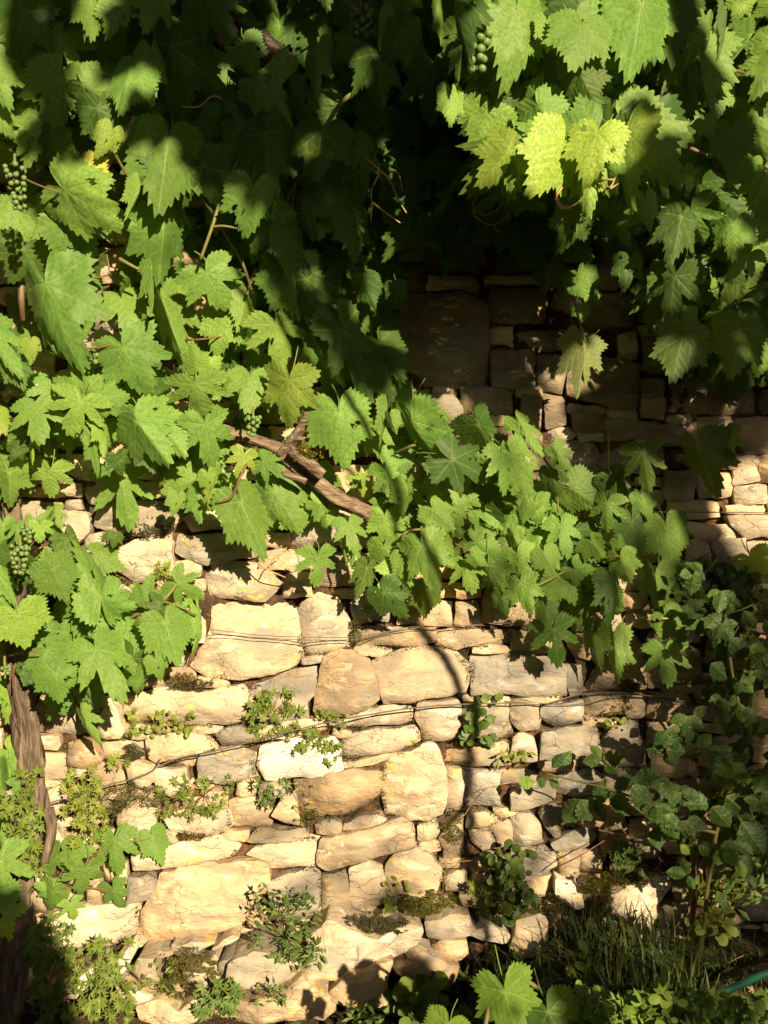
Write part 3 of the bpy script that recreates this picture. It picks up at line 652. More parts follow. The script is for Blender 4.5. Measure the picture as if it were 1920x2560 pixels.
LV = """0 0 -60 430 45 665 1 L
0 0 -50 690 70 845 1 L
0 0 400 500 350 850 1.1
0 0 540 540 745 722 1.1 L
0 0 590 -20 605 222 1 L
0 0 750 20 720 230 1
0 0 1110 290 1115 785 .9 k
0 0 980 330 1000 600 .8
0 0 850 430 758 705 .9
0 0 1090 900 1030 1362 1.05 t
0 0 720 850 640 1010 1 gL
0 0 560 1110 730 1190 1.2 YL
0 0 290 1270 420 1415 1.1 l
0 0 420 1230 790 1480 1 l
0 0 440 1395 630 1640 1.3 D34
0 0 120 1380 35 1650 1.2
0 0 910 1200 870 1410 .5
0 0 1055 1450 1060 1830 1.0 fD30
0 0 1640 1230 1600 1540 1.1
0 0 1700 1450 1610 1700 .8
0 0 1300 -50 1490 205 1 k
0 0 150 60 80 420 1 k
0 0 640 700 700 990 1 k
0 0 330 860 290 1010 1 k
0 0 180 900 120 1000 1
1 0 60 860 70 1280 .9 k
1 0 430 850 370 1120 1.4 k
1 0 770 350 820 625 1.1 k
1 0 800 90 770 320 .5 L
1 0 960 190 1060 500 .9 k
1 0 1145 440 1150 750 1.2 k
1 0 1190 -60 1255 395 .4 Ll
1 0 1300 -60 1270 380 .6 b
1 0 1330 290 1335 475 .6 L
1 0 1260 600 1260 800 .9 Ll
1 0 1505 720 1400 960 1.35 LlD72
1 0 1655 965 1440 1190 1.2 LgD84
1 0 1659 1000 1645 1240 1 Ll
1 0 640 960 700 1250 .9 k
1 0 510 640 410 590 .7 gL
2 0 30 60 35 500 .95 L
2 0 450 165 390 425 1.5 LD84
2 0 840 10 780 490 .95 L
2 0 230 150 240 325 .9 Ll
2 0 560 250 595 435 .8 L
2 0 300 400 340 660 .9 k
2 0 430 450 550 700 1 k
2 0 150 600 180 770 .4 L
2 0 170 680 330 930 1 L
2 0 325 940 130 1255 1.15 LGD86
2 0 560 860 480 1145 1.3 LGD90
2 0 740 850 715 1340 .55 LgD82
2 0 500 1060 485 1360 .9 l
2 0 620 1040 640 1240 .9
2 0 1075 400 1035 600 1 gL
2 0 1150 480 1165 650 .8 Lb
2 0 1220 280 1180 680 .35 f
2 0 1100 600 1160 790 1 b
2 0 1180 -40 1150 115 1 L
2 0 1340 580 1340 735 1.35 L
2 0 1570 720 1635 1050 1.15 L
2 0 1560 220 1350 550 .45 f
2 0 1680 260 1530 430 1 Ll
2 0 1720 400 1560 600 1 L
2 0 1250 790 1300 905 1.1 L
2 0 950 970 1025 1085 .6 L
2 0 1180 1110 1150 1240 1 L
2 0 1165 1365 1240 1600 1.2 Ld
2 0 1100 1400 1050 1660 1 b
2 0 1440 1450 1430 1650 1.3 L
2 0 1550 1030 1440 1170 1.1 L
2 0 1640 1130 1560 1330 1.1 Ll
2 0 1700 1420 1600 1560 1 L
2 0 1680 1330 1570 1440 1 L
2 0 1420 850 1400 1110 1 b
2 0 870 1300 900 1500 .8
2 0 420 1380 330 1620 1 k
2 0 1600 1590 1420 1730 1.1 L
2 0 1500 -20 1450 150 1 Ll
2 0 1700 0 1560 90 1 Ll
2 0 1400 20 1390 350 .4 b
2 0 1250 130 1210 380 .7
0 1 150 -50 60 180 1.3 k
0 1 300 180 445 720 .85 tD32
0 1 790 285 860 490 1.55 dl
0 1 -50 470 110 750 .85 
0 1 -50 640 70 830 1
0 1 200 560 220 665 1.1 Yg
0 1 1040 240 1130 590 .85
0 1 985 70 1030 330 .35
0 1 1340 110 1470 350 1.5 D30
0 1 800 590 960 905 1.25
0 1 1450 410 1400 640 1.2 l
0 1 1265 830 1300 1050 1.8 dlD30
0 1 1270 720 1240 560 1.1 l
0 1 1300 770 1440 650 1.2 l
0 1 560 880 300 800 .9
0 1 525 940 450 1160 1.55 lD31
0 1 240 980 245 1195 1.6 d
0 1 680 920 840 900 1.4
0 1 885 1060 1060 1340 1.25 D30
0 1 1050 1100 1190 1300 1
0 1 1330 1090 1385 1380 1.15 d
0 1 1620 790 1600 1000 1.5 d
0 1 1600 250 1560 480 .9 l
0 1 -20 1020 40 1150 1 g
0 1 210 1170 175 1340 .6 l
0 1 600 1180 660 1420 .6
0 1 660 1100 710 1280 .7 l
0 1 -60 1380 60 1600 1.1 t
0 1 60 1400 60 1650 1 l
0 1 325 1390 320 1575 1.4 dl
0 1 785 1430 850 1760 1.1 d
0 1 1260 1440 1060 1540 1.3 l
0 1 1580 1290 1540 1440 1.2 dg
0 1 1350 1420 1380 1550 .9 l
0 1 1365 1545 1360 1650 1 dg
0 1 1290 1550 1300 1720 1
0 1 1560 1590 1729 1959 .85 D24
0 1 1150 1560 1130 1680 1
0 1 1520 1430 1500 1510 1 l
0 1 380 640 540 720 .6 k
0 1 80 700 150 860 1 k
0 1 120 1240 60 1330 1 k
0 1 760 1300 800 1420 1.2 k
0 1 960 1270 1000 1400 1.2 k
1 1 125 440 180 700 1.5 l
1 1 210 120 345 425 1.2
1 1 330 150 500 480 .8 k
1 1 50 -60 85 120 .8
1 1 380 560 375 720 .9
1 1 420 600 530 870 .7
1 1 560 480 775 960 .75 bD30
1 1 850 720 865 1000 1 b
1 1 800 560 940 780 1 k
1 1 215 800 190 1130 1 gD30
1 1 0 880 95 990 1
1 1 535 1010 590 1370 1.15 D28
1 1 1010 1060 1145 1390 .85
1 1 850 990 830 1260 .5
1 1 870 1040 900 1160 .8
1 1 1440 1090 1560 1330 .95 kD25
1 1 1590 1290 1645 1540 .8
1 1 1270 1320 1560 1440 1 b
1 1 1220 1500 1285 1800 1.15 t
1 1 1430 1500 1560 1830 .95 k
1 1 840 1400 910 1605 1.1 d
1 1 980 1500 980 1700 .8
1 1 680 1460 590 1430 1.2 dg
1 1 680 1470 730 1580 1.2 dg
1 1 690 1440 740 1380 1 dg
1 1 50 1330 200 1420 1.2 d
1 1 120 1520 270 1790 1 
1 1 380 1590 500 1650 1 l
1 1 790 1600 800 1700 1 l
1 1 900 200 920 340 1 k
1 1 700 150 760 320 1 k
2 1 430 120 485 290 1.25 L
2 1 540 260 560 310 1 L
2 1 450 330 460 420 1.3 L
2 1 1060 130 1000 440 1.1 b
2 1 1110 520 1030 800 1.1 b
2 1 1480 470 1420 770 1.1 k
2 1 1200 60 1205 205 .8 L
2 1 1160 20 1150 70 1.2 L
2 1 1540 -20 1400 120 1 L
2 1 850 1270 900 1520 1 k
2 1 1200 1250 1300 1590 .9 k
2 1 1380 1160 1420 1350 1 k
2 1 50 1080 200 1270 .8 
2 1 0 1290 165 1545 .9
2 1 280 1260 370 1390 1 
2 1 380 1500 570 1650 1.1 t
2 1 600 1530 690 1690 .9 
2 1 110 1580 70 1730 1.1
2 1 840 1550 900 1700 1 
2 1 650 1440 760 1620 1 k
2 1 250 1400 300 1560 1 k
2 1 480 180 620 280 .7 k
2 1 230 60 200 240 1 k
2 1 760 30 740 200 1.1 k
0 2 110 90 130 200 1.2 d
0 2 260 90 260 200 1.6 dl
0 2 20 80 30 230 1 d
0 2 350 -10 390 100 1
0 2 290 300 200 410 .9 g
0 2 340 370 440 590 1.15 D34
0 2 300 400 190 420 .8
0 2 300 480 250 600 1.1
0 2 650 560 560 125 .75
0 2 0 420 100 590 .8 t
0 2 0 560 70 670 1
0 2 115 665 180 890 1.65 lD36
0 2 310 890 460 1030 1.5
0 2 515 610 640 815 1.05 d
0 2 640 600 870 620 .9
0 2 660 610 805 690 .9 t
0 2 620 560 705 790 .6 b
0 2 625 890 800 1200 1.05 D36
0 2 830 740 1030 1085 .75 
0 2 1070 710 1160 990 1.1 t
0 2 1150 460 1330 565 1.15 D12
0 2 930 580 980 410 1
0 2 1275 640 1330 910 .5 l
0 2 600 970 560 890 1.2 G
0 2 540 960 590 1070 1 g
0 2 360 1045 390 1240 1.4 D38
0 2 560 1080 690 1310 .8
0 2 380 1200 290 1350 1
0 2 890 1050 910 1190 1.1
0 2 530 1310 620 1510 .65
0 2 100 1150 30 1370 1.1 l
0 2 50 1550 190 1690 1.2 l
0 2 540 1100 640 1250 1 k
0 2 1010 960 1060 1090 1
0 2 750 150 740 230 1.2 k
1 2 600 80 645 250 1.2 d
1 2 835 30 850 220 1.3 l
1 2 830 230 850 420 1.25 l
1 2 900 390 930 600 .95 dl
1 2 400 290 400 490 1.3 d
1 2 550 180 560 385 .4
1 2 630 240 620 360 .9
1 2 1075 215 1160 515 .95 D26
1 2 1180 100 1300 310 .85 l
1 2 960 300 1000 480 1 
1 2 1020 500 1040 600 1
1 2 830 520 970 700 1.1 k
1 2 1110 500 1100 700 1 k
1 2 1370 340 1390 520 1.5 dl
1 2 1420 190 1590 250 1.3
1 2 1510 340 1600 545 .95
1 2 1400 280 1490 350 1
1 2 1640 370 1620 620 .8
1 2 720 360 670 550 .8 k
1 2 1150 -20 1280 110 1.2
2 2 150 -60 180 90 1.3 
2 2 320 90 380 280 1.1 d
2 2 620 -60 600 130 1.2 
2 2 520 190 610 310 1.2
2 2 10 150 40 290 .9 l
2 2 40 280 110 460 1.2 dl
2 2 210 260 270 390 1.3 
2 2 310 410 470 600 1.1
2 2 420 380 580 520 1 
2 2 60 460 110 660 1 
2 2 600 540 590 750 .95
2 2 270 760 310 1010 1.2 dk
2 2 520 780 540 1010 .85 k
2 2 660 820 655 1105 .7
2 2 705 300 760 470 1.15 l
2 2 690 190 730 280 .9
2 2 780 60 830 330 .9 b
2 2 1000 90 1060 370 1.0 t
2 2 930 400 950 670 1.05 t
2 2 1000 680 1125 850 1.05
2 2 995 900 1025 1115 1.25 d
2 2 1550 300 1650 440 1.5 l
2 2 650 450 700 720 .6 k
2 2 -60 560 -40 700 1 k
2 2 220 620 230 760 1 k
0 3 60 -50 130 80 1.2 
0 3 0 20 40 225 .9
0 3 130 110 140 260 .9
0 3 0 270 30 385 1
0 3 440 540 595 530 1.3 D8
0 3 745 460 760 700 1.1 dD10
0 3 820 350 850 440 1 D6
0 3 985 440 1060 630 .95 D7
0 3 370 570 270 720 1 D8
0 3 550 655 520 850 1.35 dD12
0 3 345 790 220 760 1 D8
0 3 340 800 290 960 1.2 D10
0 3 460 880 490 990 1.4 dD9
0 3 735 790 805 955 1 dD7
0 3 0 600 60 940 1 D40b
0 3 -30 850 40 1140 1 D40b
0 3 10 420 60 560 .8"""
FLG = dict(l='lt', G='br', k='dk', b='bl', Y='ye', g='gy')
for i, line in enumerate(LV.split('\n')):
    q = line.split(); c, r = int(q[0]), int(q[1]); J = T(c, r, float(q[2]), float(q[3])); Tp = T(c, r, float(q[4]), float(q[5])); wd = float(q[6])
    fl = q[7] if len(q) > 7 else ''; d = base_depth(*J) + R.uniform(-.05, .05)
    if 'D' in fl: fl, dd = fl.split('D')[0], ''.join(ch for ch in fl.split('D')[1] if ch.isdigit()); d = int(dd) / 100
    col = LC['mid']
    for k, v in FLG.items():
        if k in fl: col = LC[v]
    me = R.choice(DEEP) if 'd' in fl or (J[1] > 600 and R.random() < .16 and 'f' not in fl) else (R.choice(FOLD) if 'f' in fl or R.random() < .07 else R.choice(SHAL))
    vk = vine_of(*J); cnt[vk] += 1
    tl = .1 if 't' in fl else None
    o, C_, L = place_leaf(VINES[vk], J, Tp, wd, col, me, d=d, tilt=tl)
    if 'L' in fl:
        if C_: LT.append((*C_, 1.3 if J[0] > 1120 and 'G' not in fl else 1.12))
        if cnt[vk] < 298 and not ('f' in fl or L < .10):   # added leaf just behind, to block sun passing the lit one
            cnt[vk] += 1; a_ = rad(R.choice((-38, 38)) + R.uniform(-10, 10)); vx, vy = Tp[0] - J[0], Tp[1] - J[1]
            J2 = (J[0] + R.uniform(-12, 12), J[1] - 6); T2 = (J2[0] + (vx * math.cos(a_) - vy * math.sin(a_)) * 1.05, J2[1] + (vx * math.sin(a_) + vy * math.cos(a_)) * 1.05)
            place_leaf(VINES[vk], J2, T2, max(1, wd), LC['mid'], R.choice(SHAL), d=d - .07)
            if J[0] > 1120 and d > .45 and cnt[vk] < 298:
                cnt[vk] += 1; cx_, cy_ = J[0] + vx * .25, J[1] + vy * .25
                place_leaf(VINES[vk], (cx_ - vx * .4 + vy * .2, cy_ - vy * .45), (cx_ + vx * .75 - vy * .2, cy_ + vy * .7), max(1.1, wd), LC['dk'], R.choice(SHAL), d=d - .12)  # second, larger leaf added against stray sun
# leaves behind: the depth of the foliage, and layers added to block the sun
def fill(poly, n, d0, d1, cols, size=(90, 160), vk=None, avoid=None):
    xs = [p[0] for p in poly]; ys = [p[1] for p in poly]; k = 0; got = []
    for _ in range(n * 30):
        if k >= n: break
        x, y = R.uniform(min(xs), max(xs)), R.uniform(min(ys), max(ys))
        if not inside(poly, x, y) or any((x - a) ** 2 + (y - b) ** 2 < (size[0] * .42) ** 2 for a, b in got): continue
        v = vk or vine_of(x, y)
        if cnt[v] >= 298: continue
        got.append((x, y)); cnt[v] += 1; k += 1; L = R.uniform(*size) * .62; an = rad(90 + R.gauss(0, 38))
        J = (x - .4 * L * math.cos(an), y - .4 * L * math.sin(an)); Tp = (J[0] + L * math.cos(an), J[1] + L * math.sin(an))
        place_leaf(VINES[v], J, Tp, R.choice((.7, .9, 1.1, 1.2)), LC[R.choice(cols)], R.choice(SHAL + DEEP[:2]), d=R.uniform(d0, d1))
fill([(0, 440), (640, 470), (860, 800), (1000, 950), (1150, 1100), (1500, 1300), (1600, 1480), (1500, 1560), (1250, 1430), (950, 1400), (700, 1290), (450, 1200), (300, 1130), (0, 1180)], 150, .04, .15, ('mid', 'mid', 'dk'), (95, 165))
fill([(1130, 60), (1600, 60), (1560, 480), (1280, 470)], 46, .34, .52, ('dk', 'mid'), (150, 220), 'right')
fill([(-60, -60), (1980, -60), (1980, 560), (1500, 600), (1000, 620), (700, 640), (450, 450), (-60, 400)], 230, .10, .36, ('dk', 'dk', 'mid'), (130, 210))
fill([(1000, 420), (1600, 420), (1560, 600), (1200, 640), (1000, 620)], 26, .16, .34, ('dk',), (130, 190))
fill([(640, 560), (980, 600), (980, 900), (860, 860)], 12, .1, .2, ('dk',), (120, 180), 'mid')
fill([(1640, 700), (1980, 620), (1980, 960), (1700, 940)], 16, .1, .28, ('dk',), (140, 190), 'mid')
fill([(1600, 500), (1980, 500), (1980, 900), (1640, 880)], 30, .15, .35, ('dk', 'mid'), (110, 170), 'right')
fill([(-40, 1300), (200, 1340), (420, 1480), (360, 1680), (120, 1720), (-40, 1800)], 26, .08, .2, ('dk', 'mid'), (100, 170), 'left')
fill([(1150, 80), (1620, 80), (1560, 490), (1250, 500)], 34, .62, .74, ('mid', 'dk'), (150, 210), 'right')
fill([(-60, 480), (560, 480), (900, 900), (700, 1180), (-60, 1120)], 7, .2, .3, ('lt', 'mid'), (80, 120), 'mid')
print('leaves', cnt)
# ------------------------------------------------------------------ trunks, canes, tendrils
def px_path(pts, n=10): return spline([P(*p) for p in pts], n)
def stem(parent, name, pts, r0, r1, mat, n=6, rough=0.0, seg=8):
    pa = px_path(pts, seg); m = len(pa); mb = MB(); mb.tube(pa, [r0 + (r1 - r0) * i / (m - 1) for i in range(m)], n, rough, R.random() * 50)
    return link(name, mb.me(name, mat), parent)
VL, VM, VT = VINES['left'], VINES['mid'], VINES['top']
stem(VL, 'trunk', [(-20, 2740, .26), (10, 2500, .24), (42, 2290, .20), (72, 2080, .16), (74, 1900, .13), (50, 1700, .11), (44, 1500, .10), (36, 1320, .09), (20, 1150, .07), (50, 1000, .05)], .044, .022, M_BARK, 40, .55, 20)
stem(VL, 'trunk_stub', [(120, 2020, .19), (128, 2080, .21), (108, 2160, .22)], .016, .012, M_BARK, 10, .3)
tr = stem(VM, 'trunk', [(60, 1010, .06), (250, 1030, .08), (420, 1040, .10), (560, 1080, .12), (680, 1120, .14), (770, 1190, .15), (850, 1250, .15), (930, 1290, .10), (1000, 1330, .04), (1100, 1380, .01)], .016, .026, M_BARKH, 22, .42, 14)
stem(VM, 'spur', [(700, 1135, .15), (735, 1090, .19), (762, 1050, .22), (772, 1020, .23)], .017, .010, M_BARKH, 10, .5)
stem(VM, 'spur', [(735, 1095, .18), (770, 1100, .2), (786, 1112, .21)], .009, .006, M_BARKH, 8, .4)
stem(VM, 'spur', [(690, 1170, .17), (730, 1190, .19), (765, 1205, .2)], .012, .008, M_BARKH, 8, .5)
stem(VM, 'stub', [(730, 1130, .19), (770, 1160, .21), (806, 1190, .21)], .019, .014, M_BARKH, 16, .35)
stem(VT, 'trunk', [(430, -60, .14), (560, 60, .14), (700, 180, .14), (860, 300, .14), (1000, 390, .14), (1180, 470, .13), (1400, 540, .12), (1660, 560, .12), (1990, 640, .10)], .055, .045, M_DARKB, 26, .4, 14)
stem(VT, 'trunk_limb', [(900, 330, .15), (1050, 410, .18), (1290, 545, .2), (1400, 640, .12)], .028, .014, M_DARKB, 14, .4)
def cane(vk, tile, pts, r, mat, name='cane'):
    return stem(VINES[vk], name, [(*T(*tile, x, y), d) for x, y, d in pts], r, r * .7, mat, 6)
cane('top', (0, 0), [(1350, 500, .3), (1500, 720, .32), (1620, 880, .33)], .003, M_CANEB)
cane('top', (0, 0), [(1620, 900, .3), (1500, 1140, .34), (1430, 1300, .36), (1375, 1470, .37), (1300, 1680, .36)], .0065, M_CANE)
cane('top', (0, 0), [(1375, 1470, .37), (1450, 1465, .38), (1540, 1480, .38)], .004, M_CANE)
cane('top', (0, 0), [(1270, 1150, .25), (1330, 1300, .26), (1450, 1500, .26), (1560, 1680, .25), (1640, 1900, .22)], .006, M_CANE)
cane('top', (0, 0), [(735, 980, .44), (790, 1080, .4), (865, 1195, .36)], .005, M_CANE)
cane('top', (0, 0), [(880, 760, .42), (700, 1060, .40), (690, 1110, .38)], .010, M_CANE)
cane('top', (0, 0), [(160, 1160, .5), (250, 1200, .46), (380, 1250, .42)], .003, M_CANEB)
cane('mid', (0, 1), [(740, 0, .3), (830, 50, .31), (905, 90, .3)], .006, M_CANE)
cane('mid', (0, 1), [(690, -10, .33), (705, 70, .34), (700, 120, .34), (610, 145, .34)], .003, M_CANEB)
cane('mid', (0, 1), [(140, 170, .2), (140, 300, .2), (150, 420, .16)], .011, M_CANEB)
cane('mid', (0, 1), [(1659, 80, .2), (1600, 250, .25)], .007, M_CANE)
cane('mid', (0, 1), [(1130, 545, .2), (1300, 540, .26), (1450, 520, .2)], .0032, M_RSTEM)
cane('mid', (0, 1), [(500, 600, .2), (640, 595, .24), (780, 560, .24)], .0032, M_RSTEM)
cane('mid', (0, 1), [(1660, 1240, .18), (1570, 1400, .26), (1500, 1560, .25), (1400, 1600, .24)], .005, M_CANEB)
cane('mid', (1, 1), [(350, 480, .2), (480, 495, .27), (560, 485, .3)], .005, M_CANE)
cane('mid', (1, 1), [(640, 860, .12), (580, 900, .16), (540, 1000, .24)], .007, M_CANEB)
cane('mid', (1, 1), [(1280, 1170, .14), (1400, 1080, .2), (1440, 1090, .24)], .003, M_CANEB)
cane('mid', (1, 1), [(900, 1280, .12), (1010, 1230, .18), (1100, 1210, .16)], .005, M_CANE)
cane('mid', (1, 2), [(925, 190, .16), (950, 150, .2), (1000, 120, .2), (1100, 110, .18)], .005, M_CANE)
cane('mid', (1, 2), [(1290, 205, .2), (1410, 265, .22)], .0028, M_RSTEM)
cane('mid', (2, 2), [(100, 510, .18), (200, 460, .2), (350, 380, .18)], .005, M_CANE)
cane('mid', (2, 2), [(600, 300, .2), (680, 285, .22), (700, 300, .2)], .004, M_CANE)
cane('mid', (2, 1), [(0, 1080, .16), (150, 1240, .15), (280, 1440, .13), (300, 1659, .12)], .004, M_CANE)
cane('left', (0, 2), [(830, 690, .12), (950, 630, .15), (1060, 570, .16), (1150, 460, .14)], .006, M_CANE)
cane('left', (0, 2), [(1060, 580, .16), (1180, 620, .17), (1270, 670, .14)], .004, M_CANE)
cane('left', (0, 2), [(870, 660, .12), (920, 590, .15), (930, 580, .16)], .004, M_CANE)
cane('left', (0, 2), [(60, 930, .2), (160, 910, .24), (260, 905, .25)], .0032, M_RSTEM)
cane('left', (0, 2), [(85, 1150, .22), (85, 1040, .24), (100, 980, .24)], .0028, M_RSTEM)
cane('left', (0, 3), [(530, 640, .09), (640, 540, .11), (680, 500, .09)], .0032, M_RSTEM)
cane('left', (0, 3), [(350, 780, .08), (420, 780, .1), (480, 770, .09), (720, 790, .07)], .0028, M_RSTEM)
cane('left', (0, 3), [(860, 480, .06), (920, 470, .08), (980, 450, .08)], .003, M_CANE)
cane('right', (2, 0), [(730, 780, .4), (850, 700, .42), (950, 560, .44)], .007, M_CANEB)
cane('right', (2, 0), [(880, 700, .42), (880, 860, .40), (960, 1000, .42)], .005, M_CANEB)
cane('right', (2, 0), [(930, 860, .35), (1100, 940, .38), (1280, 1010, .38)], .008, M_CANEB)
cane('right', (2, 0), [(1540, 980, .42), (1600, 1040, .45), (1680, 1110, .45)], .007, M_CANEB)
cane('right', (2, 0), [(430, 510, .5), (520, 640, .5), (550, 700, .48)], .003, M_CANEB)
cane('right', (2, 0), [(380, 690, .5), (440, 750, .52), (450, 790, .55)], .003, M_CANEB)
cane('right', (2, 0), [(1370, 400, .48), (1500, 470, .5), (1650, 380, .5)], .0032, M_RSTEM)
cane('right', (2, 0), [(1430, 100, .4), (1480, 170, .45), (1560, 210, .45), (1660, 160, .42)], .0028, M_RSTEM)
cane('top', (1, 0), [(700, 560, .3), (560, 660, .36), (430, 850, .42)], .008, M_CANE)
cane('top', (1, 0), [(1659, 70, .5), (1560, 75, .55), (1440, 120, .55)], .0028, M_RSTEM)
for tile, pts in (((1, 0), [(620, 960, .4), (740, 1050, .42), (860, 1160, .42), (920, 1290, .4), (975, 1380, .4)]), ((1, 0), [(805, 1110, .42), (750, 1230, .42), (750, 1320, .42), (745, 1440, .42)]),
                  ((1, 0), [(755, 1310, .42), (830, 1370, .42), (935, 1445, .42)]), ((1, 0), [(860, 1110, .42), (920, 1125, .42), (950, 1240, .42)]),
                  ((1, 0), [(260, 1180, .25), (240, 1300, .26), (225, 1500, .26), (230, 1659, .24)]), ((1, 0), [(420, 1120, .3), (280, 1150, .28), (180, 1350, .26), (120, 1480, .25)]),
                  ((0, 0), [(1180, 690, .45), (1290, 690, .46), (1370, 625, .46), (1440, 640, .46)]),
                  ((2, 0), [(325, 1215, .86), (285, 1290, .88), (330, 1350, .88), (400, 1330, .86), (450, 1290, .82)]), ((2, 0), [(290, 1280, .88), (320, 1330, .88), (375, 1357, .88)]),
                  ((2, 0), [(560, 1160, .86), (640, 1165, .88), (665, 1160, .86)]), ((2, 0), [(550, 1180, .84), (620, 1225, .87), (690, 1190, .86)]), ((2, 0), [(600, 1210, .86), (640, 1210, .88), (670, 1150, .86)]),
                  ((1, 0), [(1485, 1200, .5), (1410, 1310, .5), (1430, 1410, .5), (1540, 1455, .5), (1640, 1380, .5), (1700, 1310, .5)]), ((1, 0), [(1415, 1330, .5), (1470, 1395, .5), (1570, 1360, .5)]),
                  ((1, 0), [(1545, 1455, .5), (1560, 1500, .5), (1590, 1490, .5)]),
                  ((2, 0), [(1010, 690, .52), (1040, 720, .52), (1080, 775, .52), (1150, 740, .5)]), ((2, 0), [(1230, 50, .5), (1240, 100, .52), (1290, 95, .52), (1330, 30, .5)]),
                  ((2, 0), [(870, 1180, .45), (920, 1260, .45), (950, 1350, .45)]), ((2, 0), [(1280, 900, .45), (1310, 980, .46), (1300, 1020, .46)]),
                  ((1, 2), [(0, 320, .12), (90, 380, .14), (230, 440, .1)]), ((1, 2), [(80, 360, .14), (130, 280, .15), (200, 230, .13)]),
                  ((2, 2), [(955, 680, .2), (980, 690, .21), (1010, 690, .2)]), ((2, 2), [(900, 1190, .04), (940, 1200, .05), (970, 1215, .05), (940, 1270, .05)]),
                  ((2, 1), [(1030, -20, .3), (1020, 60, .32), (1018, 105, .32)]), ((2, 1), [(625, 1150, .06), (628, 1420, .05)])):
    cane(('right' if tile[0] == 2 else 'top') if tile[1] == 0 else 'mid', tile, pts, .0024, M_TEND, 'tendril')
# wilted leaf hanging from the long petiole
cane('right', (2, 1), [(405, 270, .36), (430, 400, .38), (470, 530, .38), (472, 560, .38)], .0035, M_CANE, 'leaf_stalk')
o_, _, _ = place_leaf(VINES['right'], T(2, 1, 472, 562), T(2, 1, 482, 890), .62, (.30, .34, .14), FOLD[1], roll=.55, d=.37, tilt=.12)
o_['label'] = 'wilted folded pale leaf hanging from a long stalk'
o_, _, _ = place_leaf(VINES['right'], T(2, 1, 468, 575), T(2, 1, 425, 815), .5, (.20, .24, .09), FOLD[0], roll=-.7, d=.35, tilt=.2)

# grape bunches, each a stalk with its berries
sph = bmesh.new(); bmesh.ops.create_icosphere(sph, subdivisions=2, radius=1); gm = bpy.data.meshes.new('grape'); sph.to_mesh(gm); sph.free(); gm.materials.append(M_GRAPE)
gm.polygons.foreach_set('use_smooth', [True] * len(gm.polygons))
def bunch(vk, tile, x0, y0, x1, y1, d, n, r, wd, hid=0):
    v = VINES[vk]; a, b = P(*T(*tile, x0, y0), d), P(*T(*tile, x1, y1), d); mb = MB(); mb.tube([a + Vector((0, 0, .03)), a, a.lerp(b, .5), b], [.004, .004, .003, .002], 6)
    k = link('grape_bunch', mb.me('grape_bunch', M_CANE), v, a); k.data.transform(Matrix.Translation(-a)); pts = []
    for _ in range(n * 60):
        if len(pts) >= n: break
        t = R.random() ** .85; w_ = wd * (1 - .55 * t); an = R.uniform(0, 6.28)
        c = a.lerp(b, t) + Vector((math.cos(an) * w_, math.sin(an) * w_ * .8, R.uniform(-.2, .2) * r))
        if all((c - q).length > r * 1.75 for q in pts): pts.append(c)
    for c in pts:
        o = bpy.data.objects.new('grape', gm); COL.objects.link(o); o.parent = k; o.location = c - a; s = r * R.uniform(.85, 1.1); o.scale = (s, s, s)
bunch('top', (0, 0), 95, 1070, 130, 1360, .50, 34, .0075, .026)
bunch('top', (1, 0), 1440, 200, 1430, 450, .80, 36, .0105, .028)
bunch('left', (0, 2), 130, 220, 120, 395, .30, 34, .0075, .026)
bunch('left', (0, 2), 170, 90, 180, 200, .26, 12, .0065, .012)
bunch('mid', (0, 1), 600, 600, 620, 685, .22, 9, .0085, .010)
bunch('mid', (0, 1), 1640, 1040, 1630, 1160, .28, 20, .0075, .020)
bunch('left', (0, 2), 30, 1000, 60, 1050, .26, 9, .0055, .012)
bunch('top', (1, 0), 680, 60, 690, 230, .34, 26, .0105, .030)

# ------------------------------------------------------------------ wires
def wire(tile, pts, r, label):
    pa = spline([P(*T(*tile, x, y), d) for x, y, d in pts], 6); mb = MB(); mb.tube(pa, r, 6)
    return link('wire', mb.me('wire', M_WIRE), label=label, cat='wire')
wire((1, 2), [(-290, 762, .075), (-100, 785, .07), (0, 797, .065), (250, 810, .075), (600, 812, .07), (780, 790, .06), (1000, 745, .07), (1300, 738, .06), (1560, 720, .05), (1700, 725, .05)], .0013, 'upper strand of the double rusty wire crossing the pale block under the leaf curtain')
wire((1, 2), [(-290, 785, .08), (0, 812, .075), (300, 828, .08), (650, 825, .07), (860, 778, .07), (1100, 745, .075), (1500, 735, .05)], .0013, 'lower strand of the double rusty wire crossing the pale block under the leaf curtain')
wire((1, 2), [(-620, 1640, .09), (-480, 1590, .08), (-250, 1545, .09), (0, 1480, .09), (250, 1415, .10), (500, 1355, .09), (750, 1310, .08), (1000, 1272, .085), (1300, 1248, .08), (1659, 1238, .07), (1860, 1245, .06), (2110, 1180, .06), (2350, 1170, .06), (2560, 1195, .06), (2900, 1250, .06)], .0024, 'thick rusty wire running diagonally across the middle of the sunny stones')
wire((2, 2), [(-10, 1205, .06), (280, 1250, .07), (500, 1235, .07), (700, 1190, .07), (860, 1188, .07), (1000, 1215, .07), (1170, 1250, .06), (1400, 1240, .05)], .0015, 'thin slack wire crossing the shaded blocks near the bramble')
wire((0, 3), [(190, 270, .12), (330, 225, .12), (560, 160, .10), (700, 110, .09), (860, 70, .08), (990, 15, .07), (1040, -60, .07)], .0028, 'loose bent wire lying over the mossy stones above the upright trunk')
wire((2, 2), [(-900, -30, .05), (-300, -10, .05), (300, 0, .05), (1050, 0, .06), (1400, 2, .05), (1760, 6, .05)], .0018, 'straight upper wire along the stones beside the hanging right leaves')

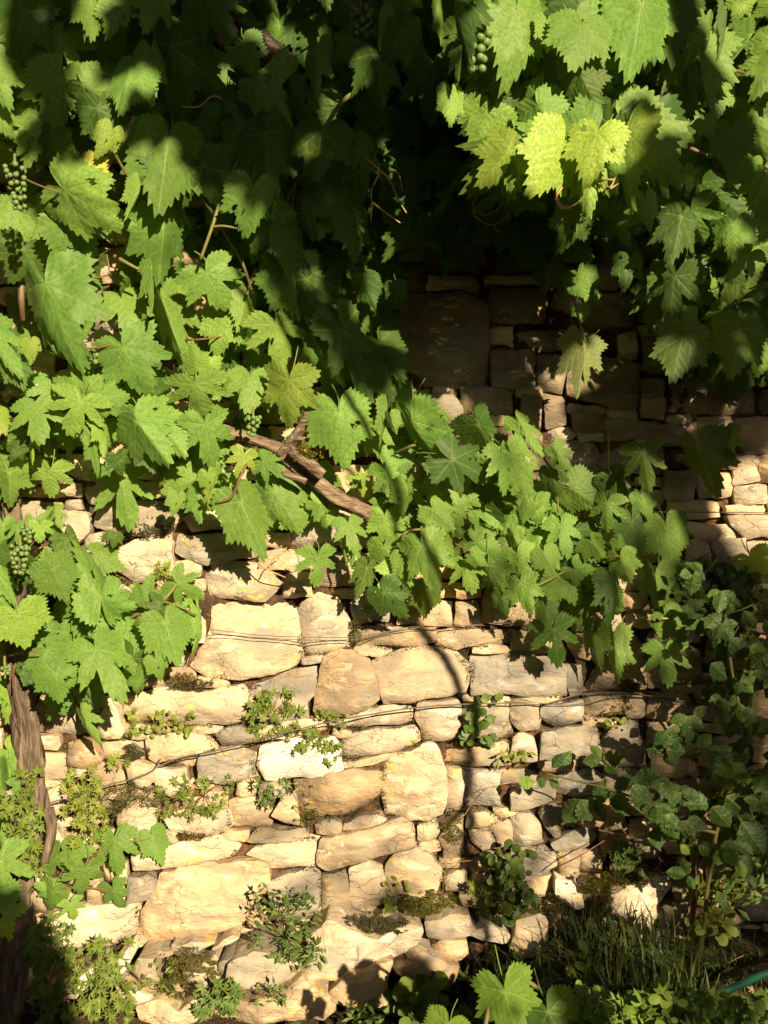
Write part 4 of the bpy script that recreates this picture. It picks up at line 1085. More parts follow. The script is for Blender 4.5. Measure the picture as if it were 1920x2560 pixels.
# ------------------------------------------------------------------ moss cushions
def moss(parent, name, tile, x0, y0, x1, y1, d, n, h=.012, col=(.16, .14, .03), label=None):
    mb = MB()
    for _ in range(n):
        a = R.uniform(0, 6.28); rr = math.sqrt(R.random()); cx, cy = (x0 + x1) / 2, (y0 + y1) / 2
        x, y = cx + math.cos(a) * rr * (x1 - x0) * .68, cy + math.sin(a) * rr * (y1 - y0) * .68
        if rr + .9 * noise.fractal(Vector((x * .012, y * .02, x0)), .8, 2, 3) > .72: continue
        p = P(*T(*tile, x, y), d + (1 - rr) * .028 * min(1, (y1 - y0) / 150) + R.uniform(-.004, .004))
        dr = Vector((R.uniform(-.6, .6), -1, R.uniform(-.2, .9))).normalized() * h * R.uniform(.5, 1.3); s = Vector((R.uniform(-1, 1), R.uniform(-.3, .3), R.uniform(-1, 1))).normalized() * .0022
        mb.add([p - s, p + s, p + dr], [(0, 1, 2)])
    return link(name, mb.me(name, M_MOSS, False), parent, kind='stuff', color=col, label=label)
moss(VM, 'moss', (1, 1), 255, 1215, 420, 1340, .205, 3000, .010, (.26, .22, .03))
MOSSY = [((0, 3), 560, 120, 1080, 330, .05, 5200, (.10, .085, .03)), ((1, 3), 950, 810, 1290, 970, .06, 5200, (.20, .19, .03)), ((1, 3), 560, 960, 960, 1070, .15, 4200, (.06, .05, .025)), ((0, 3), 1070, 1190, 1400, 1400, .16, 5200, (.14, .12, .03)),
         ((2, 3), 430, 680, 640, 820, .12, 3600, (.18, .16, .03)), ((2, 3), 640, 660, 860, 780, .12, 3600, (.15, .13, .03)), ((2, 3), 830, 580, 1100, 720, .10, 3600, (.09, .10, .03)), ((2, 3), 560, 800, 650, 950, .12, 1500, (.22, .20, .03)),
         ((2, 2), 690, 1095, 830, 1165, .05, 1400, (.09, .10, .02)), ((0, 2), 1050, 1040, 1340, 1160, .03, 2600, (.10, .065, .03)), ((0, 2), 800, 1510, 960, 1600, .05, 1400, (.07, .055, .03)), ((2, 3), 120, 820, 380, 980, .09, 3000, (.05, .045, .02)),
         ((0, 3), 1120, 410, 1320, 490, .03, 1200, (.12, .07, .035)), ((1, 3), 300, 250, 400, 380, .03, 1500, (.17, .15, .05)), ((0, 2), 800, 60, 1120, 190, .02, 2200, (.06, .05, .025)), ((1, 2), 610, 700, 680, 860, .03, 900, (.13, .13, .03)),
         ((1, 3), 1230, 1080, 1350, 1120, .08, 900, (.12, .11, .03)), ((0, 3), 1040, 1370, 1170, 1600, .15, 2200, (.06, .055, .03)), ((0, 3), 540, 1500, 740, 1620, .15, 2200, (.10, .09, .03)), ((1, 3), 1180, 300, 1340, 520, .02, 1800, (.22, .20, .06))]
for t_, a, b, c, e, d, n, col in MOSSY: moss(wall, 'moss', t_, a, b, c, e, d, n, .011, col)

mb = MB()                                           # moss and rootlets that fill the joints
for poly in TRACED:
    n_ = len(poly)
    for i in range(n_):
        (ax, ay), (bx, by) = poly[i], poly[(i + 1) % n_]; L_ = math.hypot(bx - ax, by - ay)
        if min(ay, by) < 1550 or max(ay, by) > 2420: continue
        for _ in range(int(L_ * 1.5)):
            t = R.random(); x, y = ax + (bx - ax) * t, ay + (by - ay) * t
            if noise.fractal(Vector((x * .011, y * .02, 5)), .8, 2, 3) < -.04: continue
            p = P(x + R.gauss(0, 3.5), y + R.gauss(0, 3.5), R.uniform(0, .03)); dr = Vector((R.uniform(-.8, .8), -1, R.uniform(-.6, .8))).normalized() * R.uniform(.004, .013); s = Vector((R.uniform(-1, 1), 0, R.uniform(-1, 1))).normalized() * .002
            mb.add([p - s, p + s, p + dr], [(0, 1, 2)])
link('joint_moss', mb.me('joint_moss', M_MOSS, False), wall, kind='stuff', color=(.060, .048, .024))
# ------------------------------------------------------------------ small plants growing on the wall
def lobed(mb, p, nrm, up, s, rs, lobes=5):
    """small divided leaf, base at p"""
    sdv = nrm.cross(up).normalized(); V = [p]; k = []
    N = lobes * 2 + 1
    for i in range(N):
        a = rad(-115 + 230 * i / (N - 1)); r = s * ((.95 if i % 2 == 1 else .42) * (1 - .25 * abs(a) / 2)) * rs.uniform(.85, 1.15)
        V.append(p + up * (math.cos(a) * r) + sdv * (math.sin(a) * r) + nrm * rs.uniform(-.06, .1) * s)
    mb.add(V, [(0, i + 2, i + 1) for i in range(N - 1)])
def rounded(mb, p, nrm, up, s, rs):
    sdv = nrm.cross(up).normalized(); c = p + up * s * .5; V = [p + up * s * .5]
    for i in range(8):
        a = i * math.pi / 4; V.append(c + up * math.cos(a) * s * .5 + sdv * math.sin(a) * s * .42 - nrm * .06 * s)
    mb.add(V, [(0, 1 + (i + 1) % 8, 1 + i) for i in range(8)])
def lance(mb, p, nrm, up, s, rs):
    sdv = nrm.cross(up).normalized() * s * .16; m = p + up * s * .5 + nrm * .08 * s
    mb.add([p, m + sdv, p + up * s, m - sdv, m - nrm * .05 * s], [(0, 1, 4), (1, 2, 4), (2, 3, 4), (3, 0, 4)])
def herb(name, label, cat, tile, box, root, n, size, col, kind='lobed', d=(.04, .10), flowers=0, red=True, group=None, seed=0, smat=None):
    n = int(n * (.72 if n < 70 else .85)) if name == 'herb' else n; size *= .92
    rs = random.Random(seed + int(box[0] + box[1])); x0, y0, x1, y1 = box; rp = P(*T(*tile, *root), d[0]); e = empty(name, rp, label, cat, group)
    lf, stm = MB(), MB(); fn = dict(lobed=lobed, round=rounded, lance=lance)[kind]; fl = []
    for i in range(n):
        q = P(*T(*tile, rs.uniform(x0, x1), rs.uniform(y0, y1)), rs.uniform(*d))
        if i % 3 == 0: stm.tube(spline([rp, rp.lerp(q, .5) + Vector((0, -.01, .01)), q], 2), .0011, 3)
        for j in range(rs.choice((1, 2, 3))):
            up = Vector((rs.uniform(-1, 1), rs.uniform(-.5, .1), rs.uniform(-.6, 1))).normalized(); nr = Vector((rs.uniform(-.5, .5), -1, rs.uniform(0, .9))).normalized()
            nr = (nr - up * nr.dot(up)).normalized(); fn(lf, q + Vector((rs.uniform(-1, 1), 0, rs.uniform(-1, 1))) * size * .5, nr, up, size * rs.uniform(.6, 1.15), rs)
    link('foliage', lf.me('foliage', M_HERB, False), e, color=col); link('stems', stm.me('stems', smat or (M_RSTEM if red else M_CANE)), e)
    for i in range(flowers):
        q = P(*T(*tile, rs.uniform(x0, x1), rs.uniform(y0, y1)), d[1] + .012); f = MB()
        for k in range(5):
            a = k * 1.2566 + .3; u = Vector((math.cos(a), 0, math.sin(a))); v = Vector((-math.sin(a), 0, math.cos(a)))
            f.add([Vector((0, 0, 0)), u * .006 + v * .0028 + Vector((0, -.001, 0)), u * .008 + Vector((0, -.002, 0)), u * .006 - v * .0028 + Vector((0, -.001, 0))], [(0, 1, 2, 3)])
        link('flower', f.me('flower', M_PINK, False), e, q)
    return e
G1, G2, G3, G4 = (.13, .19, .035), (.20, .25, .045), (.06, .11, .028), (.08, .15, .038)
HB = [('herb', 'feathery green herb with red stems left of the lichen-white stone', (1, 2), (-40, 1160, 270, 1440), (100, 1340), 46, .030, G1, 'lobed', 0),
      ('herb', 'trailing feathery herb casting shadows on the lichen-white stone', (1, 2), (200, 1390, 560, 1640), (440, 1440), 34, .026, G1, 'lobed', 0),
      ('herb', 'small feathery herb on the ledge under the tall ochre block', (1, 2), (390, 1260, 580, 1350), (450, 1360), 16, .024, G1, 'lobed', 0),
      ('herb', 'row of pale round leaves on the ledge below the upper left pale block', (0, 2), (830, 1310, 1250, 1450), (1000, 1430), 44, .022, G2, 'round', 0),
      ('herb', 'small pale herb on the gravelly ledge left of the orange-spotted block', (0, 2), (690, 1590, 850, 1659), (760, 1650), 14, .022, G2, 'lobed', 0),
      ('herb', 'pink flowered herb in the joints right of the mossy rounded stone', (0, 3), (1040, 60, 1500, 330), (1320, 180), 60, .026, G1, 'lobed', 2),
      ('herb', 'bright green flowering herb above the mossy ledge near the upright trunk', (0, 3), (420, 0, 640, 300), (520, 260), 54, .026, G2, 'lobed', 1),
      ('herb', 'tangle of pale herb leaves climbing the upright trunk', (0, 3), (30, 60, 270, 700), (120, 600), 80, .032, G1, 'lobed', 1),
      ('herb', 'pale herb leaves between the upright trunk and the lower vine leaves', (0, 3), (440, 200, 690, 520), (560, 420), 34, .026, G2, 'lobed', 0),
      ('herb', 'rounded bright green weed on the shaded block under the thick wire', (1, 2), (1345, 1230, 1535, 1510), (1440, 1460), 36, .034, G4, 'round', 0),
      ('herb', 'small star-shaped yellow-green weed beside the shaded blocks', (1, 2), (1590, 1540, 1740, 1620), (1650, 1600), 13, .036, G2, 'lance', 0),
      ('herb', 'tiny green herb in the joint of the shaded blocks above the bramble tips', (2, 2), (585, 1340, 750, 1410), (600, 1420), 14, .018, G2, 'round', 0),
      ('herb', 'small herb on the red earth left of the deep gap', (1, 3), (0, 90, 240, 250), (40, 190), 18, .026, G4, 'lobed', 1),
      ('herb', 'pale round-leaved weed on the moss under the bright broken block', (1, 3), (850, 740, 990, 930), (930, 900), 26, .022, G2, 'round', 0),
      ('herb', 'dense pale round-leaved creeper beside the bottom of the post shadow', (1, 3), (1400, 740, 1659, 960), (1540, 900), 60, .024, G2, 'lobed', 0),
      ('herb', 'dark leafy plant with arching shoots growing over the shaded stones', (1, 3), (1500, 540, 1760, 980), (1640, 900), 70, .036, G3, 'round', 0),
      ('herb', 'low ferny plant on the shaded ledge above the tall white rock', (2, 3), (660, 480, 860, 700), (760, 690), 50, .024, G4, 'lobed', 0),
      ('herb', 'thick clump of pale herbs growing among the rubble at lower left', (0, 3), (440, 1130, 840, 1420), (640, 1400), 64, .028, G1, 'lobed', 0),
      ('herb', 'broad clump of weeds on the lowest rubble at lower left', (0, 3), (420, 1380, 860, 1650), (620, 1600), 60, .030, G1, 'lobed', 0),
      ('herb', 'weeds beside the foot of the upright trunk', (0, 3), (180, 960, 480, 1640), (300, 1500), 90, .032, G4, 'lobed', 0),
      ('herb', 'creeping leafy stems over the pale rubble under the mossy cushion', (0, 3), (840, 1260, 1120, 1460), (960, 1440), 42, .030, G1, 'lance', 0),
      ('herb', 'clump of dark lance-shaped weeds before the grey cracked block', (1, 3), (-20, 800, 420, 1200), (200, 1120), 120, .034, G3, 'lance', 0),
      ('herb', 'small dark weed between the broad slab and the grey rubble', (1, 3), (180, 1140, 440, 1280), (290, 1260), 60, .034, G4, 'lance', 0),
      ('herb', 'weeds with round leaves between the lowest orange rubble stones', (0, 3), (1260, 1400, 1560, 1600), (1400, 1580), 70, .028, G4, 'lobed', 0),
      ('herb', 'tuft of weeds on the left of the lowest orange rubble', (1, 3), (0, 1410, 210, 1560), (90, 1540), 40, .030, G4, 'lance', 0),
      ('herb', 'green weed in front of the orange rubble at the bottom edge', (1, 3), (640, 1540, 800, 1650), (720, 1640), 34, .036, G4, 'lance', 0),
      ('herb', 'large-leaved weed at the foot of the shaded tall rocks', (1, 3), (900, 1440, 1180, 1650), (1040, 1640), 44, .060, G3, 'round', 0),
      ('herb', 'fresh green seedlings at the base of the bramble canes', (2, 3), (1180, 720, 1420, 1100), (1250, 1090), 60, .036, G2, 'round', 0),
      ('herb', 'pale young bramble shoot with three-part leaves beside the red cane', (2, 3), (1340, 620, 1600, 900), (1420, 900), 40, .055, G4, 'lance', 0),
      ('herb', 'sparse dry seed-headed weed against the sunny ochre block', (1, 3), (250, 100, 420, 380), (330, 360), 26, .010, (.35, .28, .1), 'lobed', 0),
      ('herb', 'delicate brown seed sprays on the blocks beside the thin wire', (2, 2), (600, 1170, 790, 1310), (720, 1320), 30, .009, (.20, .10, .06), 'round', 0),
      ('herb', 'tiny herb on the shaded stone below the left leaf curtain', (0, 2), (1000, 300, 1110, 420), (1050, 410), 14, .026, G2, 'lobed', 0),
      ('herb', 'small herb in the shadow under the left leaf curtain', (0, 2), (690, 130, 790, 260), (740, 240), 12, .028, G3, 'lobed', 0),
      ('herb', 'yellow-green seedlings on the stone behind the left lone leaves', (0, 2), (850, 480, 980, 760), (900, 760), 18, .026, G2, 'round', 0),
      ('herb', 'dry twiggy weed on the sunny wall beside the post shadow', (1, 3), (1150, 560, 1340, 820), (1210, 800), 20, .010, (.30, .22, .1), 'lance', 0)]
HD = {17: (.14, .2), 18: (.18, .26), 19: (.16, .3), 20: (.14, .2), 21: (.12, .24), 22: (.16, .24), 23: (.2, .28), 24: (.24, .3), 25: (.26, .34), 26: (.2, .35), 27: (.12, .28), 28: (.2, .35), 7: (.2, .28), 15: (.06, .2), 14: (.05, .12), 8: (.08, .14), 6: (.07, .14), 16: (.08, .14)}
for i, (nm, lb, tile, box, root, n, s, col, kd, fl) in enumerate(HB): herb(nm, lb, 'weed', tile, box, root, n, s, col, kd, HD.get(i, (.035, .08)), fl, i in (0, 1, 5, 20), None, i)

# ------------------------------------------------------------------ bramble at the right
bram = empty('bramble_bush', (1.14, -.2, 0), 'dark bramble bush with arching green canes in front of the wall at the right', 'bramble bush')
def bcane(tile, pts, r0, r1, mat=M_CANE): return stem(bram, 'cane', [(*T(*tile, x, y), d) for x, y, d in pts], r0 * .72, r1 * .72, mat, 8)
bcane((2, 2), [(1380, 660, .30), (1400, 840, .33), (1420, 1000, .34), (1455, 1180, .34), (1480, 1300, .33), (1495, 1460, .32)], .008, .005)
bcane((2, 3), [(1170, 1000, .22), (1175, 860, .24), (1180, 700, .24), (1175, 560, .22), (1190, 430, .2)], .0115, .011, M_RSTEM)
bcane((2, 3), [(1215, 1200, .26), (1250, 1000, .28), (1260, 820, .3), (1300, 600, .32), (1330, 400, .33), (1420, 200, .34), (1560, 100, .36), (1720, -60, .36)], .0095, .006)
bcane((2, 3), [(1200, 720, .2), (1205, 600, .21), (1208, 500, .21)], .006, .006)
bcane((2, 3), [(1320, 420, .33), (1150, 380, .34), (980, 310, .34), (820, 210, .32), (640, 140, .28), (400, 80, .24), (220, 35, .2)], .007, .0035)
bcane((2, 2), [(1660, 820, .3), (1620, 950, .3), (1590, 1080, .3), (1560, 1250, .3), (1540, 1500, .3)], .009, .007)
bcane((2, 2), [(1240, 400, .2), (1300, 340, .24), (1380, 235, .26)], .006, .004)
bcane((2, 2), [(1320, 325, .24), (1400, 320, .25), (1490, 315, .26)], .003, .003, M_RSTEM)
bcane((2, 2), [(1410, 840, .34), (1440, 790, .35), (1470, 740, .35)], .003, .002)
bcane((2, 2), [(1380, 660, .3), (1480, 635, .32), (1560, 600, .33)], .004, .003)
bcane((1, 3), [(1250, 620, .05), (1400, 600, .1), (1660, 610, .1)], .0015, .001, M_STRAW); bcane((1, 3), [(1340, 320, .05), (1450, 170, .09), (1560, 110, .1), (1700, 95, .1)], .0018, .0012, M_STRAW)
bcane((2, 3), [(-120, 520, .08), (50, 515, .1), (180, 545, .1), (300, 610, .08)], .002, .0015, M_STRAW)
bcane((2, 3), [(250, 660, .1), (400, 590, .14), (520, 520, .14), (600, 470, .12)], .003, .002, M_RSTEM)
nbl = 0
def bleaf(J, Tp, wd, col, d):
    global nbl; nbl += 1; place_leaf(bram, J, Tp, wd, col, R.choice(OV), d=d, tilt=R.uniform(-.2, .4))
BL = """2 3 40 95 150 90 1.2 g
2 3 270 50 270 140 1 m
2 3 190 60 200 140 1 m
2 3 560 100 600 240 1.1 m
2 3 640 150 770 310 1 m
2 3 660 130 800 60 1 m
2 3 545 140 600 90 1 m
2 3 450 205 320 355 1.1 k
2 3 445 205 520 345 1.5 k
2 3 540 200 610 345 .8 k
2 3 790 90 960 30 1 m
2 3 780 110 900 270 1.2 k
2 3 960 130 1100 160 1.3 m
2 3 940 150 1040 320 1.3 k
2 3 960 300 960 400 1.2 m
2 3 980 300 1085 470 1 m
2 3 970 290 1100 400 1 k
2 3 930 380 960 530 1.3 k
2 3 1130 230 1290 240 1.6 k
2 3 1160 350 1270 390 1.1 m
2 3 1100 380 1190 470 1 k
2 3 1300 250 1420 400 1.1 k
2 3 1390 180 1560 340 1.1 k
2 3 1490 350 1640 560 1.3 k
2 3 1500 540 1600 780 .8 m
2 3 1470 600 1500 720 1 g
2 3 1210 500 1300 580 1 m
2 3 1150 560 1100 500 1 g
2 3 1140 560 1190 480 1 g
2 3 1130 690 1000 680 1 m
2 3 1140 690 1100 590 1 m
2 3 1140 700 1180 790 1 m
2 3 1360 860 1420 930 1 m
2 2 980 1540 860 1530 1.1 k
2 2 985 1530 1040 1440 1 k
2 2 1000 1540 1130 1560 1.3 k
2 2 990 1560 1060 1659 1 k
2 2 1120 1490 1210 1470 1 k
2 2 1200 1520 1290 1440 1.2 m
2 2 1210 1530 1160 1600 1.1 k
2 2 1280 1530 1390 1600 1.2 k
2 2 580 1590 510 1510 1 m
2 2 590 1590 730 1600 1.3 m
2 2 580 1600 460 1620 1 m
2 2 310 1640 380 1555 1.2 m
2 2 260 1659 330 1560 1 k
2 2 600 1610 700 1700 1 m
2 2 1250 760 1360 650 1 m
2 2 1390 830 1320 930 1 m
2 2 1420 820 1530 940 1.4 k
2 2 1290 980 1410 1090 1.3 k
2 2 1540 870 1640 860 1.2 m
2 2 1480 1240 1500 1370 .9 g
2 2 1460 1180 1420 1260 1 m
2 2 1260 1260 1180 1330 1 k
2 2 1350 1200 1400 1380 1 k
2 2 1240 640 1180 700 1 m
2 2 1500 640 1580 760 1 m
2 2 1640 700 1680 800 1 m
2 2 1200 380 1120 330 1 m
2 2 1230 390 1180 330 1 m
2 2 1180 420 1090 480 1 m"""
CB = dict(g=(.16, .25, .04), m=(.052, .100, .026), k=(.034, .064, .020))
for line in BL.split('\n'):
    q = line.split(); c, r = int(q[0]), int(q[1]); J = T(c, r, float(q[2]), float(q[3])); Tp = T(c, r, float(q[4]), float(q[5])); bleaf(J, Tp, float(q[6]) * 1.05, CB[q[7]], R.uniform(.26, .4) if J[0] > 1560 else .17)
BP = [(1720, 1400), (1920, 1450), (1960, 1900), (1960, 2170), (1830, 2150), (1760, 2120), (1640, 2080), (1600, 1930), (1640, 1830), (1780, 1720), (1760, 1600), (1700, 1500)]
got = 0
while got < 78:
    x, y = R.uniform(1560, 1960), R.uniform(1390, 2180)
    if not inside(BP, x, y): continue
    d = R.uniform(.10, .42); got += 1; a0 = R.uniform(40, 140)
    for k in (-62, 0, 62):
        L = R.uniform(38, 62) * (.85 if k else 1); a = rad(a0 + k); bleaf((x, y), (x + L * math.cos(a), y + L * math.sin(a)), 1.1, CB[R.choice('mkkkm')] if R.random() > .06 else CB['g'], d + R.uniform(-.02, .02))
print('bramble leaves', nbl)
herb('ivy', 'small-leaved dark climber massed behind the bramble canes', 'climbing plant', (2, 2), (1060, 330, 1640, 640), (1400, 640), 230, .030, G3, 'round', (.03, .14), 0, True, None, 77)
herb('weed', 'feathery flowering weed at the right edge beside the bramble', 'weed', (2, 2), (1560, 520, 1720, 700), (1640, 700), 60, .018, (.3, .3, .1), 'lobed', (.2, .3), 0, False, None, 78)
herb('weed', 'sunlit weeds at the right edge under the bramble', 'weed', (2, 3), (1370, 40, 1720, 520), (1640, 500), 110, .034, G2, 'lobed', (.06, .2), 0, False, None, 79)
herb('yellow_flower_spike', 'yellow flower spike among the bramble leaves at the right', 'flower', (2, 2), (1500, 790, 1570, 1020), (1540, 1030), 90, .012, (.55, .40, .03), 'round', (.28, .33), 0, False, None, 80)

# ------------------------------------------------------------------ ground plants, foreground leaves, hose
def blades(n, xr, yr, h, seed, w=.0022):
    rs = random.Random(seed); mb = MB()
    for _ in range(n):
        x, y = rs.uniform(*xr), rs.uniform(*yr)
        if noise.noise(Vector((x * 3.5, y * 3.5, 8))) < -.12: continue
        z = gz(x, y) - .004; a = rs.uniform(0, 6.28); b = rs.uniform(.15, .9); hh = h * rs.uniform(.35, 1.2)
        o = Vector((math.cos(a), math.sin(a), 0)); s = Vector((-o.y, o.x, 0)) * w; p = Vector((x, y, z))
        q1 = p + Vector((0, 0, hh * .55)) + o * hh * b * .25; q2 = p + Vector((0, 0, hh * (.95 - .3 * b))) + o * hh * b * .8
        mb.add([p - s, p + s, q1 + s * .8, q1 - s * .8, q2], [(0, 1, 2, 3), (3, 2, 4)])
    return mb
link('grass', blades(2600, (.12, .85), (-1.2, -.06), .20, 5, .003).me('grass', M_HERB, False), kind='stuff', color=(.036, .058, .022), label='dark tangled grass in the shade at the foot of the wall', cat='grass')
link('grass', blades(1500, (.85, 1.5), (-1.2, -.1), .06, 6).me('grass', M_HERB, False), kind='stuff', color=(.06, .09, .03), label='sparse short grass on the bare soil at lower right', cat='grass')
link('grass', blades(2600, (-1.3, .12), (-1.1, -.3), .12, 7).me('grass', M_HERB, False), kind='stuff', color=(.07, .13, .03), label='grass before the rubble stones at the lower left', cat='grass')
mb = MB(); rs = random.Random(4)
for _ in range(2600):
    x, y = rs.uniform(-.3, 1.5), rs.uniform(-1.3, -.12)
    if noise.noise(Vector((x * 2.6, y * 2.6, 3))) < (-.25 if x < .8 else .12): continue
    p = Vector((x, y, gz(x, y) + rs.uniform(.005, .11 if x < .8 else .04))); up = Vector((rs.uniform(-1, 1), rs.uniform(-1, .4), rs.uniform(-.2, .6))).normalized(); nr = Vector((rs.uniform(-.4, .4), -.5, 1)).normalized(); nr = (nr - up * nr.dot(up)).normalized()
    rs.choice((rounded, lobed, lance))(mb, p, nr, up, rs.uniform(.02, .045), rs)
link('ground_cover', mb.me('ground_cover', M_HERB, False), kind='stuff', color=(.045, .085, .028), label='low leafy ground cover over the shaded soil', cat='ground cover')
mb = MB()                                           # crumbs and dead leaves on the soil
for _ in range(2600):
    x, y = rs.uniform(.4, 1.6), rs.uniform(-1.1, -.04); p = Vector((x, y, gz(x, y) + .004)); s = rs.uniform(.003, .012)
    V = [p + Vector((rs.uniform(-1, 1), rs.uniform(-1, 1), rs.uniform(0, .8))) * s for _ in range(4)]; mb.add(V, [(0, 1, 2), (0, 2, 3), (0, 3, 1), (1, 3, 2)])
link('soil_crumbs', mb.me('soil_crumbs', M_SOIL, False), kind='stuff', label='loose crumbs of earth on the bare soil', cat='earth')
mb = MB(); rs = random.Random(14)
for k in range(170):
    if 1:
        x, y = rs.uniform(-.6, 1.5), rs.uniform(-.9, -.1); p = Vector((x, y, gz(x, y) + .012))
    up = Vector((rs.uniform(-1, 1), rs.uniform(-1, .5), rs.uniform(-.3, .3))).normalized(); nr = Vector((rs.uniform(-.5, .5), -.6, .8)).normalized(); nr = (nr - up * nr.dot(up)).normalized()
    rs.choice((lobed, lance))(mb, p, nr, up, rs.uniform(.012, .035), rs)
    if k % 4 == 0: q = p + Vector((rs.uniform(-.07, .07), -.01, rs.uniform(-.02, .03))); mb.tube([p, (p + q) / 2 + Vector((0, -.004, .004)), q], .0013, 4)
link('leaf_litter', mb.me('leaf_litter', M_STRAW, False), kind='stuff', label='dry leaves and twigs scattered over the soil at the wall foot', cat='leaf litter')
# nearer vine shoots poking into the bottom of the frame
fg = empty('grapevine_shoot', (.15, -1.6, -.02), 'young vine shoot with one huge crinkled leaf at the bottom edge', 'vine shoot')
def near(J, Tp, wd, col, d, par=None): place_leaf(par or fg, J, Tp, wd, col, R.choice(SHAL), d=d, tilt=.05)
near((1262, 2478), (1296, 2622), 1.05, (.12, .20, .034), 1.05); near((1372, 2530), (1430, 2660), 1.0, (.055, .11, .028), 1.0); near((1120, 2560), (1090, 2640), 1.3, (.17, .26, .04), 1.1)
near((1450, 2560), (1530, 2650), 1.2, (.05, .10, .03), .98)
mb = MB(); mb.tube(spline([(.15, -1.0, -.04), (.2, -1.03, .1), P(1250, 2425, 1.0), P(1345, 2470, .95), P(1500, 2560, .9)], 6), .005, 6); link('cane', mb.me('cane', M_CANE), fg)
lc = MB(); rs = random.Random(9)
for _ in range(1000):
    x = rs.uniform(1450, 1940); y = 2560 - 95 * rs.random() ** 1.2 * (1 + .5 * noise.noise(Vector((x * .01, 0, 0)))) + 20; d = rs.uniform(.75, 1.05)
    p = P(x, y, d); up = Vector((rs.uniform(-1, 1), rs.uniform(-1, .2), rs.uniform(-.2, .8))).normalized(); nr = Vector((rs.uniform(-.4, .4), -.8, .8)).normalized(); nr = (nr - up * nr.dot(up)).normalized(); rs.choice((rounded, lobed))(lc, p, nr, up, rs.uniform(.016, .034), rs)
lm = link('ground_cover', lc.me('ground_cover', M_HERB, False), kind='stuff', color=(.13, .22, .04), label='lighter round-leaved weeds along the bottom right edge', cat='ground cover')
mb = MB(); mb.tube(spline([P(1730, 2520, .58), P(1790, 2490, .55), P(1850, 2462, .52), P(1920, 2432, .48), P(2050, 2400, .45), P(2300, 2380, .4)], 8), .0095, 12); hs = mb.me('hose', M_HOSE)
link('hose', hs, label='green garden hose lying on the soil at the lower right', cat='hose')

# ------------------------------------------------------------------ unseen things that shade the wall: added foliage, and the pergola post
def pxM(px, py, d=0.0): p = P(px, py, d); return M_of(p)
DARK = [[(10, -900, .4), (5, 330, .4), (160, 450, .4), (330, 430, .4), (470, 500, .38), (560, 560, .3), (620, 660, .28), (700, 770, .26), (800, 890, .24), (880, 990, .22), (980, 1030, .1), (1110, 1010), (1230, 1080), (1400, 1190), (1600, 1290), (1760, 1290), (1815, 1230), (1815, 1160), (2400, 1080), (2400, -900)],
        [(-300, 2230), (60, 2230), (120, 2300), (165, 2420), (190, 2560), (150, 2900), (-300, 2900)],
        [(835, 2475), (850, 2462), (880, 2466), (893, 2490), (893, 2530), (850, 2545), (820, 2540)],
        [(955, 2385), (975, 2370), (1010, 2378), (1060, 2400), (1060, 2560), (985, 2560), (975, 2470), (945, 2420)]]
def seg_dist(x, z, ax, az, bx, bz):
    dx, dz = bx - ax, bz - az; t = max(0, min(1, ((x - ax) * dx + (z - az) * dz) / (dx * dx + dz * dz + 1e-9))); return math.hypot(x - ax - t * dx, z - az - t * dz)
DM = [[pxM(*q) if len(q) > 2 else pxM(*q, .03 if i == 0 else .1) for q in poly] for i, poly in enumerate(DARK)]
HOLES = [(70, 228, 20, .42), (385, 190, 30, .42), (380, 400, 60, .42), (450, 420, 60, .42), (240, 280, 34, .42), (320, 230, 28, .42), (770, 375, 24, .42), (780, 705, 26, .26), (808, 732, 20, .26), (886, 768, 16, .26), (985, 840, 12, .2), (960, 880, 14, .2),
         (700, 70, 40, .2), (790, 90, 35, .2), (890, 150, 40, .42), (1343, 1030, 20, .03), (1366, 1058, 14, .03), (1735, 990, 18, .05), (1830, 985, 14, .03), (1832, 1040, 16, .03), (1730, 1050, 13, .03), (1730, 1195, 13, .03), (1630, 730, 55, .45), (1660, 900, 50, .45), (1840, 910, 40, .4), (1125, 1010, 40, .05),
         (1160, 40, 55, .6), (1060, 300, 30, .5), (1470, 905, 46, .37), (905, 790, 16, .3), (930, 650, 14, .3), (235, 60, 28, .5), (640, 30, 40, .4), (1000, 170, 16, .45), (1480, 640, 20, .35), (1550, 700, 16, .3), (1700, 1240, 18, .1), (1780, 1180, 12, .1)]
HM = [(*pxM(x, y, d), r / 800) for x, y, r, d in HOLES if d < .2 or y < 450 and x < 1000 or (x, y) in ((1470, 905), (780, 705), (808, 732), (886, 768), (1630, 730), (1660, 900), (1840, 910))]
def in_leaf(x, z, r): return any((e[2] * (x - e[0]) + e[3] * (z - e[1])) ** 2 + (e[4] * (x - e[0]) + e[5] * (z - e[1])) ** 2 < (e[7] + .3 * r / e[6]) ** 2 for e in LT)
OPEN = [pxM(*q) for q in ((1110, -80, .8), (2100, -80, .5), (2100, 640, .42), (1760, 640, .42), (1640, 470, .5), (1570, 400, .8), (1260, 390, .8), (1160, 330, .8), (1130, 120, .8))]
OPEN1 = [pxM(*q) for q in ((1130, -80, .8), (1640, -80, .8), (1640, 380, .85), (1560, 470, .9), (1400, 480, .9), (1250, 430, .88), (1150, 350, .82))]
mb = MB(); rs = random.Random(21); nc = 0  # added leaf mask: fills the wanted shadow outlines, open before lit leaves
